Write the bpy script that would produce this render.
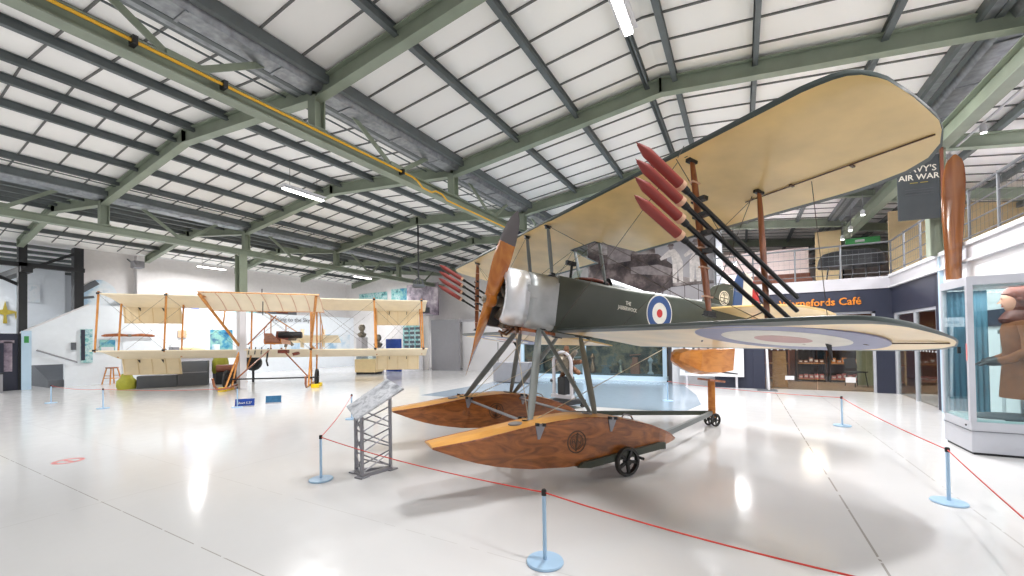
import bpy, math, random
from mathutils import Vector, Matrix
from math import sin, cos, pi, radians
random.seed(7)
S = bpy.context.scene
for o in list(bpy.data.objects): bpy.data.objects.remove(o)
COL = S.collection
V = Vector
# ------------------------------------------------------------------ camera
cd = bpy.data.cameras.new('camera'); cam = bpy.data.objects.new('camera', cd); COL.objects.link(cam)
a, p, r, f, cy, h = .5086, .0146, -.0153, 411.26, 334.92, 1.5444
fwd = V((-sin(a), cos(a), 0)); rt = V((cos(a), sin(a), 0)); up = V((0, 0, 1))
f2 = fwd*cos(p)+up*sin(p); u2 = up*cos(p)-fwd*sin(p)
r2 = rt*cos(r)+u2*sin(r); u3 = u2*cos(r)-rt*sin(r)
mw = Matrix((r2, u3, -f2)).transposed().to_4x4(); mw.translation = (0, 0, h)
cam.matrix_world = mw
cd.sensor_width = 36; cd.sensor_fit = 'HORIZONTAL'; cd.lens = f/1024*36; cd.shift_y = (cy-288)/1024
cd.clip_end = 200; cd.clip_start = .05
S.camera = cam
# ------------------------------------------------------------------ world, exposure, lights
S.view_settings.view_transform = 'Standard'; S.view_settings.look = 'None'
S.view_settings.gamma = 1; S.view_settings.use_curve_mapping = False
S.view_settings.exposure = 0.0
W = bpy.data.worlds.new('world'); S.world = W; W.use_nodes = True
W.node_tree.nodes['Background'].inputs[0].default_value = (1, .985, .97, 1)
W.node_tree.nodes['Background'].inputs[1].default_value = .5
LAMPS = [(-1.35, 5.5, 6.0, 270), (-10.4, 7.05, 5.62, 330), (-21.9, 10.1, 5.2, 320), (.9, 10.2, 6.0, 340),
         (1.35, 2.7, 5.9, 160), (-10.6, 1.0, 5.7, 150), (-6.9, 13.2, 5.35, 260), (-19.0, 16.5, 5.3, 260), (-1.0, 11.5, 5.0, 200), (-17.2, 1.6, 5.5, 200), (-26.5, 2.0, 4.9, 260), (-.2, 18.2, 4.3, 330), (5.8, 11.5, 4.9, 300), (5.8, 5.0, 4.9, 220), (2.0, 16.3, 2.62, 85), (5.6, 13.6, 2.62, 90)]  # from the near gutter lamp on: fill lamps added to brighten dark areas

# ------------------------------------------------------------------ materials
def lin(c): return tuple(((x/255)/12.92 if x/255 <= .04045 else ((x/255+.055)/1.055)**2.4) for x in c)
def mat(name, rgb, rough=.6, metal=0, var=.06, scale=6, bump=0, emit=0, coat=0, spec=None, stretch=None):
    m = bpy.data.materials.new(name); m.use_nodes = True; nt = m.node_tree; N = nt.nodes; L = nt.links
    b = N['Principled BSDF']; c = lin(rgb)
    b.inputs['Roughness'].default_value = rough; b.inputs['Metallic'].default_value = metal
    if coat: b.inputs['Coat Weight'].default_value = coat; b.inputs['Coat Roughness'].default_value = .12
    if spec is not None: b.inputs['Specular IOR Level'].default_value = spec
    tc = N.new('ShaderNodeTexCoord'); nz = N.new('ShaderNodeTexNoise'); nz.inputs['Scale'].default_value = scale; nz.inputs['Detail'].default_value = 4
    mp = N.new('ShaderNodeMapping'); L.new(tc.outputs['Object'], mp.inputs[0]); L.new(mp.outputs[0], nz.inputs['Vector'])
    if stretch: mp.inputs['Scale'].default_value = stretch
    rp = N.new('ShaderNodeValToRGB'); rp.color_ramp.elements[0].position = .3; rp.color_ramp.elements[1].position = .7
    rp.color_ramp.elements[0].color = tuple(x*(1-var) for x in c)+(1,); rp.color_ramp.elements[1].color = tuple(min(1, x*(1+var)) for x in c)+(1,)
    L.new(nz.outputs[0], rp.inputs[0]); L.new(rp.outputs[0], b.inputs['Base Color'])
    if bump:
        bp = N.new('ShaderNodeBump'); bp.inputs['Strength'].default_value = bump; bp.inputs['Distance'].default_value = .02
        L.new(nz.outputs[0], bp.inputs['Height']); L.new(bp.outputs[0], b.inputs['Normal'])
    if emit:
        b.inputs['Emission Color'].default_value = c+(1,); b.inputs['Emission Strength'].default_value = emit
    return m
def wood(name, dark, light, rough=.3, scale=2.2, coat=.5, stretch=(1, 6, 6), dist=3.):
    m = mat(name, light, rough, coat=coat); nt = m.node_tree; N = nt.nodes; L = nt.links; b = N['Principled BSDF']
    wv = N.new('ShaderNodeTexNoise'); wv.inputs['Scale'].default_value = scale; wv.inputs['Detail'].default_value = 5; wv.inputs['Distortion'].default_value = dist
    tc = N.new('ShaderNodeTexCoord'); mp = N.new('ShaderNodeMapping'); mp.inputs['Scale'].default_value = stretch
    L.new(tc.outputs['Object'], mp.inputs[0]); L.new(mp.outputs[0], wv.inputs['Vector'])
    rp = N.new('ShaderNodeValToRGB'); rp.color_ramp.elements[0].position = .35; rp.color_ramp.elements[1].position = .65
    rp.color_ramp.elements[0].color = lin(dark)+(1,); rp.color_ramp.elements[1].color = lin(light)+(1,)
    L.new(wv.outputs[0], rp.inputs[0]); L.new(rp.outputs[0], b.inputs['Base Color'])
    return m
def glass(name, tint=(235, 245, 245), alpha=.12, rough=.02):
    m = bpy.data.materials.new(name); m.use_nodes = True; nt = m.node_tree; N = nt.nodes; L = nt.links
    for n in list(N): N.remove(n)
    out = N.new('ShaderNodeOutputMaterial'); mx = N.new('ShaderNodeMixShader'); tr = N.new('ShaderNodeBsdfTransparent'); gl = N.new('ShaderNodeBsdfGlossy')
    lw = N.new('ShaderNodeLayerWeight'); pw = N.new('ShaderNodeMath'); pw.operation = 'POWER'; pw.inputs[1].default_value = 4.5; L.new(lw.outputs['Facing'], pw.inputs[0])
    fr = N.new('ShaderNodeMath'); fr.operation = 'MULTIPLY'; fr.inputs[1].default_value = .8; L.new(pw.outputs[0], fr.inputs[0]); ad = N.new('ShaderNodeMath'); ad.operation = 'ADD'; ad.inputs[1].default_value = .02+alpha*.15
    tr.inputs[0].default_value = lin(tint)+(1,); gl.inputs['Roughness'].default_value = rough; gl.inputs[0].default_value = (.9, .95, 1, 1)
    L.new(fr.outputs[0], ad.inputs[0]); L.new(ad.outputs[0], mx.inputs[0]); L.new(tr.outputs[0], mx.inputs[1]); L.new(gl.outputs[0], mx.inputs[2]); L.new(mx.outputs[0], out.inputs[0])
    return m
def floor_mat():
    m = mat('white_epoxy_floor', (217, 217, 218), .13, var=.02, scale=.5, spec=.3); nt = m.node_tree; N = nt.nodes; L = nt.links; b = N['Principled BSDF']
    src = b.inputs['Base Color'].links[0].from_socket
    tc = N.new('ShaderNodeTexCoord'); sp = N.new('ShaderNodeSeparateXYZ'); L.new(tc.outputs['Object'], sp.inputs[0])
    tot = None
    def mth(op, x, y=None):
        n = N.new('ShaderNodeMath'); n.operation = op
        for i, q in enumerate((x, y)):
            if q is None: continue
            if isinstance(q, (int, float)): n.inputs[i].default_value = q
            else: L.new(q, n.inputs[i])
        return n.outputs[0]
    for ax, pos, w, k in ((0, .8, .008, .6), (0, 1.75, .007, .3), (1, 1.6, .004, .6), (1, 2.55, .005, .15), (0, -13.4, .012, .15), (1, 9.6, .012, .15), (0, -5.6, .008, .12)):
        v = mth('MULTIPLY', mth('LESS_THAN', mth('ABSOLUTE', mth('SUBTRACT', sp.outputs[ax], pos)), w), k)
        tot = v if tot is None else mth('MAXIMUM', tot, v)
    nz = N.new('ShaderNodeTexNoise'); nz.inputs['Scale'].default_value = 5; L.new(tc.outputs['Object'], nz.inputs['Vector'])
    tot = mth('MULTIPLY', tot, mth('GREATER_THAN', nz.outputs[0], .42))
    mx = N.new('ShaderNodeMix'); mx.data_type = 'RGBA'; L.new(tot, mx.inputs[0]); L.new(src, mx.inputs[6]); mx.inputs[7].default_value = lin((120, 112, 100))+(1,)
    L.new(mx.outputs[2], b.inputs['Base Color'])
    # uneven trowelled surface: gentle large scale waviness, varying gloss
    n2 = N.new('ShaderNodeTexNoise'); n2.inputs['Scale'].default_value = 2.2; n2.inputs['Detail'].default_value = 3; L.new(tc.outputs['Object'], n2.inputs['Vector'])
    bp = N.new('ShaderNodeBump'); bp.inputs['Strength'].default_value = .08; bp.inputs['Distance'].default_value = .03
    L.new(n2.outputs[0], bp.inputs['Height']); L.new(bp.outputs[0], b.inputs['Normal'])
    mr = N.new('ShaderNodeMapRange'); L.new(nz.outputs[0], mr.inputs[0]); mr.inputs[3].default_value = .08; mr.inputs[4].default_value = .2; L.new(mr.outputs[0], b.inputs['Roughness'])
    return m
def photo_mat(name, cols, scale=1.5, rough=.5, seed=0, stretch=(1, 1, 1)):
    m = mat(name, cols[0], rough); nt = m.node_tree; N = nt.nodes; L = nt.links; b = N['Principled BSDF']
    tc = N.new('ShaderNodeTexCoord'); mp = N.new('ShaderNodeMapping'); mp.inputs['Location'].default_value = (seed, seed*2, seed*3); mp.inputs['Scale'].default_value = stretch
    nz = N.new('ShaderNodeTexNoise'); nz.inputs['Scale'].default_value = scale; nz.inputs['Detail'].default_value = 7; nz.inputs['Roughness'].default_value = .62
    L.new(tc.outputs['Object'], mp.inputs[0]); L.new(mp.outputs[0], nz.inputs['Vector'])
    rp = N.new('ShaderNodeValToRGB'); el = rp.color_ramp.elements; n = len(cols)
    for i, c in enumerate(cols):
        pos = .34+.32*i/(n-1)
        e = el[0] if i == 0 else el.new(pos)
        e.position = pos; e.color = lin(c)+(1,)
    el[-1].color = lin(cols[-1])+(1,)
    L.new(nz.outputs[0], rp.inputs[0]); L.new(rp.outputs[0], b.inputs['Base Color'])
    return m
M = dict(
 floor=floor_mat(), white=mat('white_wall_paint', (222, 221, 224), .6, var=.02, scale=1), offwhite=mat('offwhite_paint', (228, 225, 225), .6, var=.03),
 coolwhite=mat('cool_white_paint', (232, 238, 244), .55, var=.02), sheet=mat('roof_liner_sheet', (252, 250, 246), .55, var=.03, scale=.8), seam=mat('roof_seam_strip', (105, 106, 104), .6),
 green=mat('sage_steel_paint', (142, 152, 134), .45, var=.1, scale=2.5), purlin=mat('dark_grey_steel', (98, 105, 106), .5, var=.12, scale=4),
 galv=mat('galvanised_steel', (150, 154, 158), .4, .5, var=.25, scale=9), dark=mat('near_black_paint', (32, 34, 38), .5, var=.1), navy=mat('navy_paint', (44, 48, 66), .55, var=.04),
 black=mat('black_paint', (24, 24, 26), .4), yellow=mat('yellow_pipe_paint', (232, 178, 40), .4, var=.05), yel=mat('yellow_plastic', (240, 205, 30), .4),
 pc10=mat('dark_green_dope', (66, 72, 62), .42, var=.08, scale=5), greyp=mat('grey_strut_paint', (122, 128, 128), .4, var=.05), greenrim=mat('wing_edge_green', (70, 80, 78), .4, var=.06),
 linen=mat('clear_doped_linen', (240, 206, 140), .33, var=.14, scale=1.8, coat=.25), paper=mat('pale_linen', (250, 236, 208), .55, var=.04, scale=3),
 paper2=mat('deeper_pale_linen', (246, 228, 192), .55, var=.05, scale=3), alu=mat('polished_aluminium', (226, 228, 232), .36, .85, var=.06, scale=7, bump=.12), alud=mat('dull_aluminium', (176, 180, 182), .42, .7, var=.12, scale=6, bump=.08),  # second pale linen, slightly deeper in tone than the first
 prop=wood('laminated_propeller_wood', (176, 96, 28), (214, 138, 56), .25, 2, .7, (3, 3, .8), 1), sheath=mat('grey_doped_tip', (104, 98, 100), .45), strut=wood('varnished_strut_wood', (120, 62, 30), (172, 100, 56), .3, 4, .4, (4, 4, .6), 1),
 floatside=wood('varnished_mahogany_ply', (124, 70, 28), (176, 104, 46), .28, 2.6, .5, (1, 1.2, 3.5), 2.4), deck=wood('light_ply_deck', (212, 148, 66), (226, 168, 86), .35, 3, .3, (.8, 5, 5), 1),
 tailfloat=wood('tail_float_ply', (184, 108, 34), (212, 138, 58), .3, 3, .4, (1, 3, 3), 1), iron=mat('cast_iron', (62, 62, 62), .45, .6, var=.15, scale=14), rubber=mat('black_rubber', (44, 44, 46), .7),
 engine=mat('engine_steel', (140, 132, 120), .4, .8, var=.3, scale=18), copper=mat('brown_copper', (124, 88, 66), .4, .6), red=mat('rocket_red', (142, 57, 51), .5, var=.05), tan=mat('tan_band', (222, 180, 150), .6),
 rope=mat('red_rope', (206, 62, 52), .6), postblue=mat('pale_blue_enamel', (172, 204, 232), .3, var=.02), steel=mat('stand_grey_steel', (150, 150, 156), .4, .5), rblue=mat('roundel_blue', (52, 84, 140), .45), rwhite=mat('roundel_white', (236, 232, 222), .45), rred=mat('roundel_red', (196, 46, 44), .45),
 pblue=mat('pale_roundel_blue', (142, 146, 178), .45, var=.04), ppink=mat('pale_roundel_red', (206, 160, 156), .45), wirem=mat('wire_steel', (96, 88, 80), .4, .5), cable=mat('tan_cable', (190, 176, 150), .6),
 bamboo=wood('ash_strut_wood', (188, 118, 50), (222, 156, 80), .4, 5, .2, (3, 3, .6), 1), orange=mat('orange_lettering', (226, 136, 44), .5), caseg=mat('case_grey_metal', (196, 198, 206), .35, .2, var=.02), gl=glass('clear_glass'), glb=glass('aqua_case_glass', (240, 248, 248), .1),
 glw=glass('shop_glass', (228, 230, 228), .1), lightblue=mat('light_blue_paint', (190, 216, 236), .45, var=.02), teal=mat('teal_backing', (190, 212, 214), .5), leather=mat('brown_leather', (98, 42, 26), .5, var=.25, scale=12, bump=.3), coatm=mat('tan_cloth', (150, 90, 54), .8, var=.15, scale=10, bump=.2),
 skin=mat('mannequin_skin', (206, 148, 122), .5), glove=mat('black_glove', (48, 48, 52), .6), brownfloor=mat('brown_cafe_floor', (146, 124, 104), .4, var=.1), shelfd=mat('dark_shelf_wood', (66, 44, 34), .5), shelfl=wood('oak_shelf', (186, 132, 80), (208, 156, 100)),
 cream=mat('cream_paint', (232, 208, 160), .6, var=.03), pinkwall=mat('warm_wall', (234, 218, 212), .6, var=.04), grey=mat('mid_grey_panel', (150, 150, 156), .6, var=.03), lgrey=mat('light_grey_panel', (196, 194, 200), .6, var=.02), dgrey=mat('dark_grey_panel', (92, 96, 102), .6), railm=mat('grey_rail_steel', (120, 122, 126), .4, .4),
 brown=mat('rust_brown', (136, 84, 66), .6), olive=mat('olive_yellow', (176, 176, 62), .6, var=.12), signblue=mat('royal_blue_sign', (34, 72, 160), .4), signteal=mat('teal_sign', (56, 110, 150), .4, var=.2, scale=12), lamp=mat('lamp_diffuser', (255, 252, 245), .5, emit=14), exitg=mat('exit_green', (60, 150, 80), .5),
 panelprint=photo_mat('silver_info_print', [(140, 142, 150), (186, 190, 198), (222, 224, 230), (172, 176, 184)], 6, .25), engraving=mat('dark_stencil', (84, 56, 30), .5), banner=mat('charcoal_banner', (74, 80, 84), .6), lt=mat('pale_lettering', (240, 236, 224), .5), gold=mat('gold_lettering', (190, 170, 70), .5),
 mural=photo_mat('sepia_mural_print', [(44, 36, 38), (84, 72, 70), (150, 140, 138), (188, 182, 180)], 1.1, .5, 3, (1, 1, 1.6)), muralbg=mat('mural_pale_sky', (162, 158, 162), .5, var=.1, scale=2), muralmid=mat('mural_grey', (132, 122, 122), .5, var=.3, scale=5), muraldark=photo_mat('mural_dark', [(36, 28, 32), (74, 62, 62), (124, 110, 108)], 2.2, .5, 2),
 purple=photo_mat('purple_mural_print', [(90, 78, 96), (160, 146, 160), (214, 204, 210)], 1.6, .5, 8), stick=mat('faded_red_vinyl', (222, 140, 140), .4), bluep=photo_mat('blue_poster_print', [(24, 74, 120), (60, 140, 176), (150, 200, 190), (30, 90, 140)], 1.6, .4, 5), tealp=photo_mat('teal_panel_print', [(70, 150, 170), (200, 224, 224), (120, 190, 190), (60, 90, 110)], 3.5, .4, 9),
 skyp=photo_mat('blue_sky_panel', [(150, 186, 212), (214, 226, 234), (230, 234, 238), (160, 190, 206)], .9, .5, 4), darkexh=photo_mat('dim_exhibit', [(30, 28, 28), (64, 58, 52), (118, 100, 78), (70, 76, 78)], 2.4, .6, 6), pinkbox=mat('pink_packets', (206, 120, 120), .5), orangebox=mat('orange_boxes', (224, 140, 50), .5), sheer=mat('tan_column', (214, 150, 60), .4))

# ------------------------------------------------------------------ mesh helpers
class MB:
    def __init__(s): s.v = []; s.f = []; s.m = []
    def add(s, vs, fs, mi=0):
        n = len(s.v); s.v += [tuple(q) for q in vs]; s.f += [tuple(i+n for i in f_) for f_ in fs]; s.m += [mi]*len(fs); return s
    def box(s, c, d, mi=0, rot=None):
        c = V(c); P = []
        for sx in (-.5, .5):
            for sy in (-.5, .5):
                for sz in (-.5, .5):
                    q = V((sx*d[0], sy*d[1], sz*d[2])); q = rot@q if rot else q; P.append(c+q)
        return s.add(P, [(0, 1, 3, 2), (4, 6, 7, 5), (0, 4, 5, 1), (2, 3, 7, 6), (0, 2, 6, 4), (1, 5, 7, 3)], mi)
    def span(s, x0, x1, y0, y1, z0, z1, mi=0): return s.box(((x0+x1)/2, (y0+y1)/2, (z0+z1)/2), (abs(x1-x0), abs(y1-y0), abs(z1-z0)), mi)
    def bar(s, p0, p1, w, h_, upv=(0, 0, 1), mi=0):
        p0, p1 = V(p0), V(p1); d = (p1-p0); L_ = d.length; d.normalize(); x = d.cross(V(upv))
        if x.length < 1e-4: x = d.cross(V((1, 0, 0)))
        x.normalize(); z = x.cross(d)
        P = [p+x*w/2*i+z*h_/2*j for p in (p0, p1) for i, j in ((-1, -1), (1, -1), (1, 1), (-1, 1))]
        return s.add(P, [(0, 1, 2, 3), (7, 6, 5, 4), (0, 4, 5, 1), (1, 5, 6, 2), (2, 6, 7, 3), (3, 7, 4, 0)], mi)
    def ibeam(s, p0, p1, w, h_, upv=(0, 0, 1), t=.018, mi=0):
        p0, p1 = V(p0), V(p1); d = (p1-p0).normalized(); x = d.cross(V(upv)).normalized(); z = x.cross(d); o = z*(h_/2-t/2)
        s.bar(p0, p1, t, h_-2*t, upv, mi); s.bar(p0+o, p1+o, w, t, upv, mi); return s.bar(p0-o, p1-o, w, t, upv, mi)
    def tube(s, pts, r, n=8, mi=0, caps=True, flat=1., upv=None):
        pts = [V(q) for q in pts]; k = len(pts); rs = r if isinstance(r, (list, tuple)) else [r]*k; rings = []; prev = None
        for i, q in enumerate(pts):
            d = (pts[min(i+1, k-1)]-pts[max(i-1, 0)]).normalized()
            if prev is None:
                x = d.cross(V(upv) if upv else (V((0, 0, 1)) if abs(d.z) < .9 else V((1, 0, 0)))).normalized()
            else: x = (prev-d*prev.dot(d)).normalized()
            prev = x; y = d.cross(x)
            rings.append([q+(x*cos(2*pi*j/n)+y*sin(2*pi*j/n)*flat)*rs[i] for j in range(n)])
        return s.loft(rings, mi, True, caps)
    def loft(s, rings, mi=0, closed=True, caps=True):
        n = len(rings[0]); P = [q for R in rings for q in R]; F = []
        for i in range(len(rings)-1):
            for j in range(n if closed else n-1):
                j2 = (j+1) % n; F.append((i*n+j, i*n+j2, (i+1)*n+j2, (i+1)*n+j))
        if caps and closed: F.append(tuple(range(n))[::-1]); F.append(tuple((len(rings)-1)*n+j for j in range(n)))
        return s.add(P, F, mi)
    def lathe(s, prof, c=(0, 0, 0), axis=(0, 0, 1), n=24, mi=0, caps=True):
        c = V(c); ax = V(axis).normalized(); x = ax.orthogonal().normalized(); y = ax.cross(x)
        return s.loft([[c+ax*z+(x*cos(2*pi*j/n)+y*sin(2*pi*j/n))*max(rr, 1e-4) for j in range(n)] for rr, z in prof], mi, True, caps)
    def prism(s, poly, ext, mi=0):
        P = [V(q) for q in poly]; e = V(ext); n = len(P)
        return s.add(P+[q+e for q in P], [tuple(range(n)), tuple(range(2*n-1, n-1, -1))]+[(i, i+n, (i+1) % n+n, (i+1) % n) for i in range(n)], mi)
    def ring(s, c, axis, r0, r1, th=.004, n=40, mi=0):
        return s.lathe([(r0, 0), (r1, 0), (r1, th), (r0, th), (r0, 0)], c, axis, n, mi, False)
    def build(s, name, m, parent=None, smooth=False, bevel=0, xf=None):
        me = bpy.data.meshes.new(name); vs = [xf(V(q)) for q in s.v] if xf else s.v
        me.from_pydata(vs, [], s.f); ms = m if isinstance(m, (list, tuple)) else [m]
        for q in ms: me.materials.append(q)
        for i, pl in enumerate(me.polygons): pl.material_index = min(s.m[i], len(ms)-1)
        import bmesh
        bm = bmesh.new(); bm.from_mesh(me); bmesh.ops.recalc_face_normals(bm, faces=bm.faces); bm.to_mesh(me); bm.free()
        if smooth:
            for pl in me.polygons: pl.use_smooth = True
            try: me.set_sharp_from_angle(angle=radians(38))
            except Exception: pass
        o = bpy.data.objects.new(name, me); COL.objects.link(o)
        if parent: o.parent = parent
        if bevel:
            b = o.modifiers.new('bevel', 'BEVEL'); b.width = bevel; b.segments = 2; b.limit_method = 'ANGLE'
        return o
def tag(o, label=None, cat=None, group=None, kind=None):
    if label: o['label'] = label
    if cat: o['category'] = cat
    if group: o['group'] = group
    if kind: o['kind'] = kind
    return o
def thing(name, label, cat, loc=(0, 0, 0), rz=0, group=None):
    o = bpy.data.objects.new(name, None); COL.objects.link(o); o.location = loc; o.rotation_euler = (0, 0, rz); o.empty_display_size = .1
    return tag(o, label, cat, group)
def struct(name, mb, m, parent=None, **k):
    o = mb.build(name, m, parent, **k)
    if not parent: o['kind'] = 'structure'
    return o
def dup(o, loc=None, rz=None, label=None, parent=None):
    c = o.copy(); COL.objects.link(c)
    if parent: c.parent = parent
    if loc is not None: c.location = loc
    if rz is not None: c.rotation_euler = (0, 0, rz)
    if label: c['label'] = label
    for ch in list(o.children): dup(ch, parent=c)
    return c
def text_mb(txt, size, xf, extr=.002, align='CENTER', bold=0, sx=1.):
    """writing as mesh; xf maps (x right, y up, z out) to the surface"""
    cu = bpy.data.curves.new('t', 'FONT'); cu.body = txt; cu.size = size; cu.extrude = extr; cu.align_x = align; cu.resolution_u = 2; cu.offset = bold
    ob = bpy.data.objects.new('t', cu); COL.objects.link(ob); dg = bpy.context.evaluated_depsgraph_get(); dg.update()
    me = bpy.data.meshes.new_from_object(ob.evaluated_get(dg)); mb = MB()
    mb.add([xf(V((v.co.x*sx, v.co.y, v.co.z))) for v in me.vertices], [tuple(q.vertices) for q in me.polygons])
    bpy.data.objects.remove(ob); bpy.data.meshes.remove(me); bpy.data.curves.remove(cu); return mb
def frame(o, x, y, z):
    o, x, y, z = V(o), V(x), V(y), V(z); return lambda q: o+x*q.x+y*q.y+z*q.z

# ================================================================== SETTING
struct('floor', MB().span(-34, 9, -6, 30, -.1, 0), M['floor'])
struct('floor_blue', MB().prism([(-8.2, 9.2, .0005), (-1.1, 9.2, .0005), (-.85, 10.5, .0005), (-1.1, 12.2, .0005), (-1.9, 15.4, .0005), (-8.2, 15.4, .0005)], (0, 0, .0035)), mat('blue_grey_floor_patch', (146, 164, 180), .14, var=.03))  # blue-grey area lying just above the white floor
# roof: three ridges and two valleys, steel portal frames every 3.77 m
FY = [4.45+3.77*k for k in range(-2, 7)]
RX = [(-23.5, 5.33), (-19.6, 5.98), (-15.45, 5.5), (-10.75, 6.05), (-6.2, 5.65), (-1.25, 6.2), (3.5, 5.65)]
def zr(x):
    for (x0, z0), (x1, z1) in zip(RX, RX[1:]):
        if x0 <= x <= x1: return z0+(z1-z0)*(x-x0)/(x1-x0)
roof = MB()
for (x0, z0), (x1, z1) in zip(RX, RX[1:]):
    g0 = .28 if z0 < z1 and x0 > -23 else 0; g1 = .28 if z1 < z0 and x1 < 9 else 0
    a0, a1 = x0+g0, x1-g1; y1 = 19.6 if x1 < -1 else 27
    n = V((-(z1-z0), 0, x1-x0)).normalized()
    A, B = V((a0, 0, zr(a0)+.36)), V((a1, 0, zr(a1)+.36))
    roof.prism([A+V((0, -6, 0)), B+V((0, -6, 0)), B+V((0, y1, 0)), A+V((0, y1, 0))], (0, 0, .05), 0)
    y = -5.7
    while y < y1:
        roof.bar(A+V((0, y, -.012)), B+V((0, y, -.012)), .028, .024, n, 1); y += .645
ceil = struct('ceiling', roof, [M['sheet'], M['seam']])
for Y in FY:
    for (x0, z0), (x1, z1) in zip(RX, RX[1:]):
        if Y > 19.6 and x1 < -1: continue
        mb = MB().ibeam((x0, Y, z0+.15), (x1, Y, z1+.15), .17, .3, (0, 0, 1))
        # end stiffener plates at valley and ridge
        for xx, zz in ((x0, z0), (x1, z1)): mb.box((xx, Y, zz+.15), (.03, .16, .28))
        struct('rafter', mb, M['green'], ceil)
def purl(x, w=.07, d=.15, y1=None, m='purlin', dz=.0):
    y1 = y1 or (19.5 if x < -1.2 else 26.9); z = zr(x)+.36-d/2-.01+dz
    mb = MB().span(x-.012, x+.012, -5.9, y1, z-d/2, z+d/2).span(x-w/2, x+w/2, -5.9, y1, z-d/2, z-d/2+.012).span(x-w/2, x+w/2, -5.9, y1, z+d/2-.012, z+d/2)
    mb.span(x-w/2, x-w/2+.012, -5.9, y1, z-d/2, z-d/2+.03)
    struct('purlin', mb, M[m], ceil)
OFFS = {(1, -1): (.3, 1.4, 2.6), (1, 1): (.3, 1.5, 2.7), (3, -1): (.42, 1.3, 2.45, 3.6), (3, 1): (.42, 1.76, 2.95), (5, -1): (.24, 1.68, 3.1), (5, 1): (.26, 1.55, 3.25)}
for i, (xr, zz) in enumerate(RX):
    if i % 2 == 0: continue
    lo, hi = RX[i-1][0], RX[i+1][0]
    for sg, e in ((-1, xr-lo), (1, hi-xr)):
        for off in OFFS[(i, sg)]: purl(xr+sg*off, .09)
    for sg, e in ((-1, xr-lo), (1, hi-xr)) if i != 5 else ():       # thin sag rod line
        struct('sag_rod', MB().tube([(xr+sg*(e-.85), -5.9, zr(xr+sg*(e-.85))+.25), (xr+sg*(e-.85), 19.5, zr(xr+sg*(e-.85))+.25)], .016, 6), M['purlin'], ceil)
def gutter(x, z, y1=19.5):
    mb = MB()
    pr_ = [(-.25, .34), (-.15, .14), (.15, .14), (.25, .34)]
    for (a0, b0), (a1, b1) in zip(pr_, pr_[1:]):
        mb.prism([(x+a0, -5.9, z+b0), (x+a1, -5.9, z+b1), (x+a1, y1, z+b1), (x+a0, y1, z+b0)], (0, 0, .015))
    y = -5.
    while y < y1: mb.span(x-.16, x+.16, y, y+.04, z+.12, z+.145); y += 1.25
    struct('valley_gutter', mb, M['galv'], ceil)
    e = MB()
    for sg in (-1, 1):
        e.span(x+sg*.3-.045, x+sg*.3+.045, -5.9, y1, z+.2, z+.38)
    e.span(x-.53, x-.47, -5.9, y1, z+.22, z+.38)
    struct('gutter_purlin', e, M['purlin'], ceil)
    e = MB().span(x-.47, x-.35, -5.9, y1, z+.22, z+.235)
    struct('gutter_flashing', e, M['galv'], ceil)
for x, z in ((-6.2, 5.65), (-15.45, 5.5), (3.5, 5.7)): gutter(x, z, 19.5 if x < 0 else 26.9)
# valley girders with stub posts and V braces
def girder(x, zb, zt, zbot):
    struct('valley_girder', MB().ibeam((x, -5.9, zb+.1), (x, 19.5, zb+.1), .2, .2), M['green'], ceil)
    for k, Y in enumerate(FY[:7]):
        if Y > 19: continue
        mb = MB().ibeam((x, Y, zb+.2), (x, Y, zt+.1), .18, .2, (0, 1, 0)); mb.span(x-.12, x+.12, Y-.12, Y+.12, zb+.2, zb+.22)
        struct('stub_post', mb, M['green'], ceil)
        Ym = Y+1.885
        for sg in (-1, 1):
            struct('girder_brace', MB().bar((x-.04, Ym+sg*.1, zb+.22), (x-.12, Ym+sg*1.3, zt+.4), .03, .09), M['green'], ceil)
        struct('gusset_plate', MB().span(x-.01, x+.01, Ym-.2, Ym+.2, zb+.18, zb+.32), M['green'], ceil)
girder(-6.2, 4.95, 5.6, 0); girder(-15.45, 4.74, 5.5, 0)
struct('eaves_girder', MB().ibeam((3.5, -5.9, 5.36), (3.5, 26.9, 5.36), .22, .36), M['green'], ceil)
# yellow gas pipe along the near girder
ppipe = [(-6.05, -5.9, 5.07), (-6.05, 6.6, 5.07), (-6.05, 6.75, 5.04), (-6.03, 6.9, 4.93), (-6.03, 7.2, 4.92), (-6.05, 7.35, 5.0), (-6.05, 7.6, 5.0), (-6.03, 7.75, 4.9), (-6.03, 19.4, 4.9)]
tag(MB().tube(ppipe, .02, 10).build('gas_pipe', M['yellow'], None, True), 'long yellow gas pipe running along the nearest sage green valley girder', 'pipe')
for Y in (2.0, 2.95, 6.3): struct('pipe_bracket', MB().span(-6.12, -6.0, Y-.025, Y+.025, 5.02, 5.12), M['black'], ceil)
# columns below the far valley and along walls
struct('trim_1', MB().ibeam((-15.45, 8.05, 2.9), (-15.45, 8.05, 4.74), .26, .3, (1, 0, 0)), M['green']); struct('trim_14', MB().span(-15.56, -15.34, 7.94, 8.16, 0, 2.95), M['white'])
struct('trim_2', MB().ibeam((3.42, 11.2, 3.1), (3.42, 11.2, 5.4), .22, .26, (1, 0, 0)), M['green'])
struct('trim_3', MB().ibeam((-6.2, 19.4, 0), (-6.2, 19.4, 4.93), .22, .26, (1, 0, 0)), M['green'])
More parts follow.
